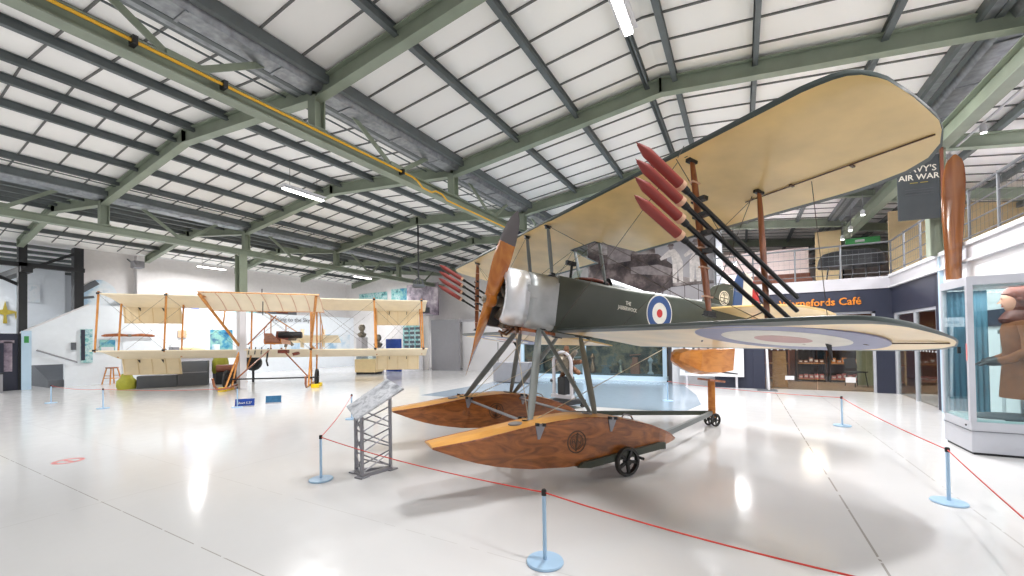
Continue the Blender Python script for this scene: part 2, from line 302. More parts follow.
# left wall: low wall with ledge, upper wall set back, sloping parapet beside the ramp
W_ = MB(); W_.span(-23.7, -23.45, 6.3, 19.6, 0, 3.2); W_.span(-25.2, -23.45, 6.3, 19.6, 3.2, 3.3)
struct('wall_left', W_, M['coolwhite'])
struct('wall_left_upper', MB().span(-24.5, -24.2, 6.2, 19.6, 3.3, 5.75).span(-24.2, -23.9, 8.0, 8.15, 3.3, 5.7), M['offwhite'])
struct('wall_parapet', MB().prism([(-23.6, 4.5, .9), (-23.6, 6.3, .9), (-23.6, 6.3, 3.3), (-23.6, 5.8, 2.98), (-23.6, 4.5, 2.14)], (.15, 0, 0)).span(-23.6, -23.45, 5.6, 6.3, 0, .92), M['coolwhite'])
struct('trim_4', MB().prism([(-23.62, 4.45, 2.1), (-23.62, 6.3, 3.28), (-23.62, 6.3, 3.34), (-23.62, 4.45, 2.16)], (.2, 0, 0)), M['white'])
struct('trim_5', MB().span(-23.75, -23.5, 4.42, 4.64, 0, 5.6), M['dark']); struct('trim_6', MB().span(-23.9, -23.55, 5.9, 6.18, 3.0, 5.6), M['dark'])
struct('trim_7', MB().span(-26.5, -23.3, 4.44, 4.74, 4.4, 4.62).bar((-23.6, 4.6, 4.5), (-23.6, 6.0, 5.4), .08, .1).bar((-23.6, 4.5, 3.9), (-24.9, 3.2, 4.9), .08, .1).span(-23.7, -23.5, -3, 6.2, 4.62, 4.78).span(-27, -23.4, 2.9, 3.05, 4.1, 4.25), M['dark'])
struct('wall_ramp', MB().span(-28.0, -25.2, 6.5, 6.7, 0, 3.1).span(-28.2, -28, -2, 6.7, 0, 5.9), M['coolwhite'])
struct('trim_8', MB().prism([(-27.6, 6.48, 1.55), (-23.5, 6.48, .28), (-23.5, 6.48, .0), (-27.6, 6.48, 0)], (0, -1.3, 0)), M['dgrey'])
struct('wall_left_back', MB().span(-33, -30.5, 3.2, 8.2, 0, 6).span(-30.6, -30.4, -3, 12, 2.5, 6.2), M['coolwhite'])
# entrance bay roof beyond the left wall
er = MB().prism([(-34, -6, 5.2), (-23.6, -6, 5.75), (-23.6, 8, 5.75), (-34, 8, 5.2)], (0, 0, .05))
lr = struct('ceiling_entrance', er, M['sheet'])
for i in range(7):
    x = -24.4-i*1.1; struct('purlin', MB().span(x-.06, x+.06, -5.9, 8, 5.5-i*.052, 5.62-i*.052), M['purlin'], lr)
hr = MB().tube([(-23.4, 4.85, 1.47), (-23.36, 5.9, .98)], .03, 10); hr.tube([(-23.36, 5.9, .98), (-23.45, 5.95, .95)], .02)
tag(hr.build('handrail', M['grey'], None, True), 'grey handrail sloping along the white ramp wall at far left', 'handrail')
# end walls
E_ = MB().prism([(-24.4, 19.55, 0), (-.72, 19.55, 0), (-.72, 19.55, 6.5), (-1.25, 19.55, 6.54), (-6.2, 19.55, 6.0), (-10.75, 19.55, 6.4), (-15.45, 19.55, 5.85), (-19.6, 19.55, 6.33), (-24.4, 19.55, 5.6)], (0, .15, 0))
struct('wall_back', E_, M['offwhite'])
struct('wall_gallery_back', MB().span(-.8, 9, 26.8, 27, 2.8, 6.6).span(-.8, 2.4, 20.0, 20.1, 3.12, 5.1), M['pinkwall'])
# mezzanine over the cafe and along the right
struct('wall_cafe', MB().span(-.75, 3.62, 14.4, 14.6, 2.2, 2.8).span(-.75, .3, 14.4, 14.6, 0, 2.2).span(3.16, 3.62, 14.4, 14.6, 0, 2.2).span(.3, .6, 14.36, 14.62, 0, 2.2), [M['navy']])
struct('trim_9', MB().span(-.78, 3.5, 14.36, 27, 2.8, 3.12).span(3.46, 9, -5, 27, 2.8, 3.12), M['lgrey'])
struct('trim_10', MB().span(3.42, 3.46, -5, 14.36, 3.08, 3.15).span(3.42, 3.46, -5, 14.36, 2.8, 2.84), M['white'])
struct('wall_right', MB().span(3.5, 3.65, 11.6, 14.4, 2.13, 2.8).span(3.5, 3.65, 11.3, 11.62, 0, 2.8), M['navy'])
struct('wall_right_near', MB().span(3.5, 3.65, -5, 11.3, 0, 2.8), M['white']); struct('trim_15', MB().span(3.47, 3.5, 5, 11.2, 1.66, 1.92), M['navy'])
struct('door_3', MB().span(3.46, 3.5, 8.2, 8.26, 0, 1.6).span(3.46, 3.5, 9.15, 9.21, 0, 1.6).span(3.46, 3.5, 8.2, 9.21, 1.54, 1.6), M['white'])
MB().span(3.475, 3.49, 8.42, 8.98, .9, 1.46).build('glazing', M['cream'], bpy.data.objects['door_3'])
struct('wall_gallery_right', MB().span(7.8, 8, -5, 27, 3.1, 6.6), M['pinkwall'])
cg = MB().prism([(3.6, -5, 5.95), (8, -5, 5.3), (8, 27, 5.3), (3.6, 27, 5.95)], (0, 0, .06))
for k in range(49): cg.bar((3.6, -4.9+.645*k, 5.93), (8, -4.9+.645*k, 5.28), .028, .024, (0, 0, 1), 1)
cg = struct('ceiling_gallery', cg, [M['sheet'], M['seam']])
for x in (4.6, 5.9, 7.2): struct('purlin', MB().span(x-.05, x+.05, -4.9, 26.9, 5.95-(x-3.6)*.148-.18, 5.95-(x-3.6)*.148-.03), M['purlin'], cg)
for Y in FY: struct('rafter', MB().ibeam((3.6, Y, 5.6), (7.9, Y, 4.97), .17, .28), M['green'], cg)
struct('wall_white_screen', MB().span(-2.05, .3, 14.7, 14.85, 0, 2.8), M['white'])
struct('trim_11', MB().span(3.44, 3.5, 11.2, 11.28, 0, 5.2), M['lightblue'])
# cafe interior
struct('floor_cafe', MB().span(.6, 8, 14.6, 19.4, 0, .012), M['brownfloor']); struct('wall_cafe_back', MB().span(.3, 8, 19.4, 19.5, 0, 2.8).span(7.8, 8, 11.3, 19.4, 0, 2.8), M['brown'])
struct('ceiling_cafe', MB().span(.3, 8, 14.6, 19.4, 2.74, 2.79), M['cream'])
struct('door_1', MB().span(.62, .68, 14.46, 14.52, 0, 2.2).span(3.1, 3.16, 14.46, 14.52, 0, 2.2).span(.62, 3.16, 14.46, 14.52, 2.14, 2.2), M['caseg'])
d1 = bpy.data.objects['door_1']
MB().span(.68, 1.86, 14.48, 14.495, .02, 2.14).span(1.88, 3.1, 14.48, 14.495, .02, 2.14).build('pane', M['glw'], d1)
dots = MB()
for i in range(15): dots.lathe([(.028, 0), (.028, .004)], (.78+i*.155, 14.47, 1.18), (0, -1, 0), 12)
dots.build('manifestation_dots', M['white'], d1)
MB().span(1.1, 1.32, 14.465, 14.478, .28, .4).span(2.5, 2.72, 14.465, 14.478, .25, .4).build('floor_notice', M['white'], d1)
struct('window_1', MB().span(3.52, 3.6, 11.64, 11.7, 0, 2.13).span(3.52, 3.6, 14.25, 14.35, 0, 2.13).span(3.52, 3.6, 12.9, 12.95, 0, 2.13).span(3.52, 3.6, 11.7, 14.3, 2.07, 2.13), M['caseg'])
MB().span(3.55, 3.565, 11.7, 14.25, .02, 2.07).build('pane', M['glw'], bpy.data.objects['window_1'])
dt = MB()
for i in range(14): dt.lathe([(.02, 0), (.02, .004)], (3.54, 11.8+i*.17, 1.18), (-1, 0, 0), 10)
dt.build('manifestation_dots', M['white'], bpy.data.objects['window_1'])

# ------------------------------------------------------------------ lamps
def lamp_fixture(x, y, z, power, label, col=(1, .99, .985)):
    t = thing('ceiling_lamp', label, 'lamp', (x, y, z), 0, 'long fluorescent lamps under the roof')
    MB().span(-.07, .07, -.6, .6, .03, .1).span(-.12, .12, -.62, .62, .1, .12).build('housing', M['white'], t)
    MB().span(-.055, .055, -.58, .58, 0, .03).build('tube_cover', M['lamp'], t)
    zz = zr(x)+.3-z if zr(x) and z > 4 and x < 3.5 else .12
    for yy in (-.4, .4): MB().tube([(0, yy, .12), (0, yy, max(zz, .15))], .006, 6).build('suspension_wire', M['wirem'], t)
    ld = bpy.data.lights.new('lamp_light', 'AREA'); ld.shape = 'RECTANGLE'; ld.size = .6; ld.size_y = 1.5; ld.energy = power; ld.color = col
    
    if x == 1.35: ld.size = .25; ld.size_y = .3
    lo = bpy.data.objects.new('lamp_light', ld); COL.objects.link(lo); lo.location = (0, 0, -.03); lo.parent = t
LL = ['bright lamp hanging at top centre above the seaplane', 'bright lamp near the left ridge right of the gutter girder', 'small lamp far off beside the left wall', 'lamp above the seaplane wing tip side', 'lamp over the open floor right ridge', 'lamp over the open floor left ridge', 'added fill lamp by the near gutter behind the seaplane', 'added fill lamp far off near the far left corner', 'added fill lamp hidden behind the seaplane upper wing', 'added unseen fill lamp over the floor beside the entrance', 'added fill lamp under the entrance roof behind the dark columns', 'added fill lamp above the balcony over the cafe', 'added fill lamp over the right hand balcony', 'added fill lamp over the near end of the right balcony', 'warm lamp inside the cafe above the shelves', 'warm lamp inside the cafe behind the side window']  # labels starting with added mark fill lamps without a known source
for (x, y, z, pw), lb in zip(LAMPS, LL): lamp_fixture(x, y, z, pw, lb, (1, .86, .7) if 'warm' in lb else (1, .99, .985))
# ================================================================== SEAPLANE
yw, pp, pq = -2.1881, .1431, -.0069
fxv = V((cos(yw)*cos(pp), sin(yw)*cos(pp), sin(pp))); lyv = V((-sin(yw), cos(yw), 0)); uzv = fxv.cross(lyv)
lyv, uzv = lyv*cos(pq)+uzv*sin(pq), uzv*cos(pq)-lyv*sin(pq)
PM = Matrix((fxv, lyv, uzv)).transposed().to_4x4(); PM.translation = (-2.4231, 5.27, 1.7372); PMI = PM.inverted()
sea = thing('seaplane', 'dark green biplane seaplane on two varnished wooden floats with red rockets on its struts', 'seaplane')
sea.matrix_world = PM
def W2P(q): return PMI@V(q)
INC = .067; INL = .018
def inc(oz): return INC if oz > 1 else INL
LEt = [(0, 0), (3.5, 0), (3.64, -.02), (3.73, -.06), (3.79, -.13), (3.83, -.26), (3.855, -.5), (3.865, -.75)]
TEt = [(0, -1.5), (3.1, -1.5), (3.3, -1.47), (3.5, -1.42), (3.66, -1.32), (3.77, -1.17), (3.83, -1.0), (3.855, -.88), (3.865, -.77)]
def itp(t, y):
    for (a0, b0), (a1, b1) in zip(t, t[1:]):
        if y <= a1: return b0+(b1-b0)*(y-a0)/(a1-a0) if a1 > a0 else b1
    return t[-1][1]
def airf(s):          # lower, upper (fraction of chord) thin cambered section
    u_ = .075*(s**.5)*(1-s)*2.0*(1-.25*s)+.012*(1-s); l_ = .012*sin(pi*s)-.012*(1-s)*min(1, s*12)
    return l_, u_
def wing(name, ox, oz, y0, y1, cut=None, hinge=None):
    ys = []; y = y0
    while y < 3.3 and y < y1: ys.append(y); y += .157
    ys += [q for q in (3.3, 3.4, 3.5, 3.58, 3.66, 3.72, 3.77, 3.81, 3.83, 3.845, 3.856, 3.863) if q < y1+.001 and y0 < q]
    if y0 < 0: ys = [-q for q in reversed(ys)] if False else ys
    ss = [0, .006, .02, .045, .08, .14, .22, .32, .44, .56, .68, .8, .9, .965, 1]
    mb = MB(); rows = []
    for y in ys:
        ay = abs(y); le = itp(LEt, ay); te = itp(TEt, ay)
        if cut and ay < cut[0]: te = cut[1]
        c = le-te; th = min(1, c/1.5*1.15)
        up_, lo_ = [], []
        for i, s in enumerate(ss):
            l_, u_ = airf(s); x = le-c*s
            if te > -1.45 or 1: pass
            rib = .004*(cos(2*pi*y/.314))*sin(pi*s)
            zc = x*inc(oz)
            up_.append(V((ox+x, y, oz+zc+u_*.55*th+rib*.5+.004))); lo_.append(V((ox+x, y, oz+zc+l_*1.1*th-.012)))
        rows.append(lo_+up_[::-1])
    n = len(ss)
    P = [q for R_ in rows for q in R_]; F = []; mi = []
    for i in range(len(rows)-1):
        for j in range(2*n):
            j2 = (j+1) % (2*n); F.append((i*2*n+j, i*2*n+j2, (i+1)*2*n+j2, (i+1)*2*n+j))
            under = j < n-1; sj = ss[j] if under else 0
            mi.append(0 if under and sj >= (.02 if oz > 1 else .075) and sj < .96 and abs(ys[i]) < 3.85 else 1)
    F.append(tuple(range(2*n))[::-1]); mi.append(0); F.append(tuple((len(rows)-1)*2*n+j for j in range(2*n))); mi.append(1)
    mb.v = [tuple(q) for q in P]; mb.f = F; mb.m = mi
    o = mb.build(name, [M['linen'], M['greenrim']], sea, True)
    return o
def mirror(o):
    me = o.data.copy()
    for v_ in me.vertices: v_.co.y = -v_.co.y
    me.flip_normals(); c = o.copy(); c.data = me; COL.objects.link(c); c.parent = sea
    return c
UX, UZ = .35, 1.345; LX, LZ = 0, -.055
def wpt(ox, oz, x, y, dz=0): return V((ox+x, y, oz+x*inc(oz)+dz))
uw = wing('upper_wing', UX, UZ, 0, 3.9, (.42, -.86)); mirror(uw)
lw = wing('lower_wing', LX, LZ, .33, 3.9); mirror(lw)
# aileron hinge gap strips, control horns and rib tape underneath
for ox, oz in ((UX, UZ), (LX, LZ)):
    for sg in (-1, 1):
        mb = MB().bar(wpt(ox, oz, -1.08, 2.4*sg, -.014), wpt(ox, oz, -1.0, 3.79*sg, -.014), .009, .008)
        for yy in (2.85, 3.3): mb.box(wpt(ox, oz, -1.05, yy*sg, -.016), (.05, .02, .012))
        mb.build('aileron_hinge', M['engraving'], sea)
        if oz == LZ:
            MB().prism([wpt(ox, oz, -.98, 3.04*sg, -.01), wpt(ox, oz, -1.06, 3.04*sg, -.01), wpt(ox, oz, -1.1, 3.04*sg, -.15)], (0, .012, 0)).build('aileron_horn', M['black'], sea)
# roundels under the lower wings
def ell(cx_, cy_, rx, ry, z0, n=48): return [wpt(LX, LZ, cx_+rx*cos(2*pi*i/n), cy_+ry*sin(2*pi*i/n), -.02-z0) for i in range(n)]
for sg in (1, -1):
    rd = MB().prism(ell(-.74, 2.84*sg, .69, .69, 0), (0, 0, .012)).build('wing_roundel', M['pblue'], sea)
    MB().prism(ell(-.74, 2.84*sg, .47, .47, .002), (0, 0, .012)).build('roundel_ring', M['rwhite'], rd)
    MB().prism(ell(-.74, 2.84*sg, .21, .21, .004), (0, 0, .012)).build('roundel_centre', M['ppink'], rd)
# fuselage
def fw(x): return .355 if x > -1.1 else .355-(.315)*(-1.1-x)/3.3
def fzb(x): return -.09+(.0 if x > -.6 else (-.6-x)*.175)
def fzt(x): return .67+(0 if x > -1 else (-1-x)*.075)
def fsec(x, dome):
    w, b, t = fw(x), fzb(x), fzt(x); P = [(w*.96, b), (w, b+.03), (w, (b+t)/2), (w, t-.03), (w*.97, t)]
    P += [(w*.97*cos(q), t+dome*sin(q)) for q in [pi*k/10 for k in range(1, 10)]]
    P += [(-w*.97, t), (-w, t-.03), (-w, (b+t)/2), (-w, b+.03), (-w*.96, b)]
    return [V((x, y, z)) for y, z in P]
fb = MB().loft([fsec(x, d) for x, d in ((.05, .03), (-.3, .05), (-.5, .07), (-1.15, .08), (-1.7, .09), (-2.4, .08), (-3.2, .05), (-4.2, .02))])
fus = fb.build('fuselage', M['pc10'], sea, True)
# flat black disc for the shaded cockpit opening, coaming and headrest fairing
ck = MB(); ck.tube([V((-.72+.27*cos(q), .2*sin(q), .765+.0*cos(q))) for q in [2*pi*k/24 for k in range(25)]], .028, 8, 0, False)
ck.build('cockpit_coaming', M['leather'], fus, True)
MB().lathe([(.19, 0), (.19, .02)], (-.72, 0, .745), (0, 0, 1), 24).build('cockpit_dark_disc', M['black'], fus)
MB().prism([(-.42, -.12, .74), (-.42, .12, .74), (-.48, .1, .9), (-.48, -.1, .9)], (.006, 0, .002)).build('windscreen', M['gl'], fus)
MB().loft([[V((x, w*cos(q), .735+hh*sin(q))) for q in [pi*k/8 for k in range(9)]] for x, w, hh in ((-1.0, .15, .16), (-1.2, .16, .14), (-1.6, .13, .1), (-2.3, .08, .05))], 0, False).build('turtle_fairing', M['alud'], fus, True)
MB().tube([(-.35, .0, .74), (-.35, 0, .95)], .02).box((-.33, 0, .98), (.16, .05, .06)).build('machine_gun', M['dark'], fus)
def side(x, z, d=.003, sg=1): return V((x, sg*(fw(x)+d), z))
SX = (.315/3.3)
def disc_on_side(cx_, cz_, r0, r1, d, name, m, par, sg=1, n=48):
    mb = MB(); P = []
    for i in range(n):
        q = 2*pi*i/n
        for rr in (r0, r1): P.append(side(cx_+rr*cos(q), cz_+rr*sin(q), d, sg))
    if r0 < 1e-3: mb.add([side(cx_+r1*cos(2*pi*i/n), cz_+r1*sin(2*pi*i/n), d, sg) for i in range(n)], [tuple(range(n))])
    else: mb.add(P, [(2*i, 2*i+1, 2*((i+1) % n)+1, 2*((i+1) % n)) for i in range(n)])
    return mb.build(name, m, par)
for sg in (1, -1):
    rr = disc_on_side(-1.84, .465, 0, .29, .004, 'fuselage_roundel', M['rwhite'], sea, sg)
    disc_on_side(-1.84, .465, .165, .27, .006, 'blue_ring', M['rblue'], rr, sg); disc_on_side(-1.84, .465, 0, .065, .006, 'red_centre', M['rred'], rr, sg)
for t_, zz, sz in (('THE', .475, .075), ('JABBERWOCK', .395, .075)):
    text_mb(t_, sz, lambda q, zz=zz: side(-1.16-q.x, zz+q.y, .004+q.z), .001, 'CENTER', .002, .78).build('name_lettering', M['lt'], fus)
text_mb('N', .09, lambda q: side(-2.72-q.x, .28+q.y, .004+q.z), .001, 'CENTER', .002).build('serial_lettering', M['lt'], fus)
text_mb('8', .09, lambda q: side(-3.05-q.x, .3+q.y, .004+q.z), .001, 'CENTER', .002).build('serial_lettering', M['lt'], fus)
# metal cowl
def csec(x, rr, k, a0=-pi*.5, a1=pi*1.5, ox=0, cz=.245):
    P = []; n = 40
    for i in range(n+1):
        q = a0+(a1-a0)*i/n; c_, s_ = cos(q), sin(q); e = 2/k
        P.append(V((x, rr[0]*math.copysign(abs(c_)**e, c_), cz+(rr[1] if s_ > 0 else rr[2])*math.copysign(abs(s_)**e, s_))))
    return P
A0, A1 = -pi*.28, pi*1.28
cw = MB().loft([csec(x, rr, k, A0, A1) for x, rr, k in ((.70, (.3, .31, .31), 2.2), (.74, (.34, .36, .35), 2.3), (.735, (.38, .41, .38), 2.5), (.69, (.405, .44, .4), 2.7), (.6, (.41, .45, .4), 2.8), (.42, (.405, .45, .39), 3))], 0, False, False)
cwo = cw.build('engine_cowl', M['alu'], sea, True); cwo.location.x = .055; so = cwo.modifiers.new('s', 'SOLIDIFY'); so.thickness = .006
cp = MB().loft([csec(x, rr, k, A0-.3, A1+.3) for x, rr, k in ((.42, (.4, .442, .385), 3.1), (.3, (.395, .442, .38), 3.6), (.15, (.38, .44, .37), 4.6), (.0, (.362, .44, .34), 7), (-.02, (.362, .44, .34), 7))], 0, False, False)
cpo = cp.build('cowl_side_panel', M['alud'], sea, True); cpo.location.x = .055; so = cpo.modifiers.new('s', 'SOLIDIFY'); so.thickness = .006
rv = MB()
for k in range(9): rv.lathe([(.008, 0), (.004, .006)], (.03, .364, .0+k*.08), (0, 1, 0), 8)
rv.span(.3, .46, .39, .402, .3, .46)
rv.build('access_panel', M['alud'], cpo)
MB().span(-.02, .5, -.3, .3, -.13, -.09).build('belly_plank', M['strut'], sea)
# rotary engine
eng = MB().lathe([(.02, -.1), (.12, -.1), (.13, -.05), (.13, .08), (.07, .12), (.07, .2)], (.56, 0, .235), (1, 0, 0), 20).build('rotary_engine', M['engine'], sea, True)
for k in range(9):
    q = 2*pi*k/9+.2; d = V((0, cos(q), sin(q))); c = V((.58, 0, .235))
    mb = MB(); prof = [(.055, .1)]
    for i in range(9): z = .12+i*.024; prof += [(.064, z), (.064, z+.012), (.054, z+.013), (.054, z+.023)]
    prof += [(.04, .345), (.01, .35)]
    mb.lathe(prof, c, d, 14); cyl = mb.build('engine_cylinder', M['engine'], eng, False)
    mb2 = MB().tube([c+d*.12+V((.06, 0, 0)), c+d*.34+V((.055, 0, 0))], .007, 6).tube([c+d*.33+V((.06, -.02, 0)), c+d*.36+V((0, 0, 0))], .01, 6)
    mb2.build('push_rod', M['copper'], eng)
nm = MB().tube([(.5, .1, -.1), (.62, .12, -.2), (.7, .05, -.16)], .018).tube([(.45, -.1, -.08), (.6, -.1, -.19), (.62, .0, -.22)], .014).tube([(.55, .2, -.05), (.5, .22, -.16)], .02)
nm.build('intake_pipe', M['copper'], eng, True)
# propeller
hub = V((.86, 0, .235)); pa = .50
pr = MB().lathe([(.001, -.07), (.085, -.07), (.1, -.03), (.1, .04), (.075, .07), (.001, .07)], hub, (1, 0, 0), 24)
prop = pr.build('propeller', M['prop'], sea, True)
MB().lathe([(.06, .07), (.06, .082), (.03, .085), (.03, .11), (.001, .11)], hub, (1, 0, 0), 8).build('hub_plate', M['engine'], prop)
def blade(sg, r0_, r1_, name, m, par, rnd=False):
    ax = V((0, sin(pa), cos(pa)))*sg; tn = V((0, cos(pa), -sin(pa)))*sg; rings = []
    n = 14
    for i in range(n+1):
        rr = r0_+(r1_-r0_)*i/n; s = rr/1.17
        ch = itp([(0, .17), (.1, .17), (.3, .22), (.5, .265), (.7, .265), (.85, .225), (.94, .16), (.985, .08), (1.01, .015)], s)
        th = itp([(0, .11), (.15, .09), (.4, .045), (.8, .02), (1.01, .008)], s); tw = itp([(0, 1.15), (.3, .95), (.6, .6), (1.01, .36)], s)
        cdir = tn*cos(tw)+V((-1, 0, 0))*sin(tw)*1; nd = ax.cross(cdir).normalized()
        off = tn*(-.02)*sin(pi*s)
        rings.append([hub+ax*rr+off+cdir*ch/2*cos(2*pi*j/14)+nd*th/2*sin(2*pi*j/14) for j in range(14)])
    return MB().loft(rings).build(name, m, par, True)
blade(1, .0, .78, 'blade', M['prop'], prop); blade(1, .775, 1.19, 'fabric_tip', M['sheath'], prop); blade(-1, 0, 1.19, 'blade', M['prop'], prop)
# cabane struts, interplane struts, wires
def strut(p0, p1, name='interplane_strut', m='strut', w=.085, par=sea, sh=.035):
    p0, p1 = V(p0), V(p1); k = 9; rs = [.6+.4*sin(pi*i/(k-1))**.5 for i in range(k)]; rings = []
    for i in range(k):
        c = p0.lerp(p1, i/(k-1)); rings.append([c+V((w/2*rs[i]*cos(2*pi*j/12), sh/2*rs[i]*sin(2*pi*j/12), 0)) for j in range(12)])
    o = MB().loft(rings).build(name, M[m], par, True)
    for c in (p0, p1): 
        s_ = 1 if c == p1 else -1
        MB().box(c-V((0, 0, .02*s_)), (w*1.1, .045, .04)).box(c-V((.0, 0, .004*s_)), (w*1.7, .03, .01)).build('strut_fitting', M['black'], o)
    return o
for sg in (1, -1):
    fo = strut((.0, 2.7*sg, .0), (.2, 2.56*sg, 1.33)); ro = strut((-.8, 2.68*sg, -.06), (-.63, 2.6*sg, 1.29))
    if sg > 0 or 1:
        pass
        for t_ in (.12, .3, .42, .52, .62, .72, .84): 
            c = V((.0, 2.7*sg, .0)).lerp(V((.2, 2.56*sg, 1.33)), t_); MB().box(c, (.09, .042, .012)).build('strut_binding', M['tan'], fo)
    for x0, z0, x1 in ((.13, .66, .28), (-.76, .7, -.56)):
        strut((x0, .3*sg, z0), (x1, .3*sg, 1.31), 'cabane_strut', 'greyp', .06)
    wr = MB()
    for p0, p1 in (((.0, .36*sg, -.02), (.28, 2.48*sg, 1.3)), ((-.9, .36*sg, -.02), (-.7, 2.5*sg, 1.26)), ((.28, .32*sg, 1.3), (-.03, 2.64*sg, .06)), ((-.56, .32*sg, 1.3), (-1.0, 2.64*sg, .04)), ((-.05, 2.64*sg, .05), (-.68, 2.5*sg, 1.27)), ((.3, 2.48*sg, 1.33), (-1.0, 2.64*sg, .03)), ((.3, 2.5*sg, 1.33), (.5, 2.75*sg, 1.25)), ((.12, .31*sg, .66), (-.56, .31*sg, 1.3))):
        wr.tube([p0, p1], .0035, 5)
    wr.tube([(-1.08, 3.04*sg, -.12), (-.72, 3.0*sg, 1.25)], .003, 5)
    wr.build('bracing_wires', M['wirem'], sea)
    # under-wing strap
    MB().tube([wpt(0, 0, -.56, 2.2*sg, -.03), wpt(0, 0, -.85, 1.95*sg, -.04), wpt(0, 0, -.95, 1.85*sg, -.06)], .012).build('wing_fitting', M['black'], sea)
    # rockets on the front strut
    for k in range(4):
        rd = V((.93, 0, .36)).normalized()
        zt = (1.16, 1.035, .9, .765)[k]; y = (2.7+.0*k)*sg; tip = V((.925-.01*k, y, zt))
        rt_ = tag(MB().lathe([(.001, 0), (.006, -.02), (.012, -.025), (.036, -.11), (.039, -.125), (.039, -.5)], tip, rd, 20).build('rocket', M['red'], sea, True))
        MB().lathe([(.0415, -.5), (.0415, -.54), (.03, -.545)], tip, rd, 20).build('rocket_band', M['tan'], rt_)
        MB().lathe([(.03, -.54), (.026, -.6), (.018, -.62)], tip, rd, 12).build('rocket_neck', M['dark'], rt_)
        L_ = 2.22 if k < 2 else 2.1 if k == 2 else 1.9
        MB().tube([tip-rd*.55-V((0, 0, .0)), tip-rd*L_], .02, 8).build('rocket_tube', M['black'], rt_)
    for q in ((.15, 2.63*sg, .96), (.13, 2.64*sg, .83), (.1, 2.65*sg, .68), (.08, 2.66*sg, .53)): MB().box(q, (.05, .13, .035)).build('rocket_clamp', M['black'], sea)
# tail: fin, rudder, tailplane
def slab(name, m, pts, th=.03, par=sea): return MB().prism([V((x, -th/2, z)) for x, z in pts], (0, th, 0)).build(name, m, par, bevel=.008)
slab('fin', M['pc10'], [(-3.05, .82), (-3.12, 1.02), (-3.3, 1.2), (-3.55, 1.3), (-3.83, 1.33), (-3.86, .6), (-3.05, .72)])
fdisc = MB().lathe([(.13, 0), (.13, .004)], (-3.6, .016, 1.04), (0, 1, 0), 28).build('fin_emblem', M['lt'], sea)
MB().ring((-3.6, .021, 1.04), (0, 1, 0), .1, .112, .002, 28).span(-3.606, -3.594, .021, .023, .95, 1.13).span(-3.7, -3.5, .021, .023, 1.03, 1.045).build('emblem_lines', M['pc10'], fdisc)
for t_, dx, dz in (('RN', .0, .035), ('AS', 0, -.075)): text_mb(t_, .075, lambda q, dx=dx, dz=dz: V((-3.6-q.x, .022+q.z, 1.04+dz+q.y)), .001, 'CENTER').build('emblem_lettering', M['pc10'], fdisc)
slab('rudder_blue_stripe', M['rblue'], [(-3.87, .45), (-3.87, 1.42), (-3.93, 1.55), (-4.08, 1.62), (-4.12, .42)])
slab('rudder_white_stripe', M['rwhite'], [(-4.12, .42), (-4.08, 1.62), (-4.22, 1.6), (-4.36, 1.52), (-4.38, .5)])
slab('rudder_red_stripe', M['rred'], [(-4.38, .5), (-4.36, 1.52), (-4.52, 1.35), (-4.6, 1.1), (-4.58, .7)])
tp = MB()
for sg in (1, -1):
    poly = [(-3.1, .05), (-3.12, .5), (-3.25, 1.15), (-3.5, 1.42), (-3.9, 1.5), (-4.3, 1.45), (-4.45, 1.2), (-4.4, .1)]
    tp.prism([V((x, y*sg, .75)) for x, y in poly], (0, 0, .035))
tp.build('tailplane', M['linen'], sea, bevel=.01)
tw_ = MB()
for sg in (1, -1): tw_.tube([(-3.7, .9*sg, .77), (-3.7, .02*sg, 1.25)], .004, 5).tube([(-3.6, .8*sg, .76), (-3.5, .1*sg, .45)], .01, 6)
tw_.build('tail_bracing', M['wirem'], sea)
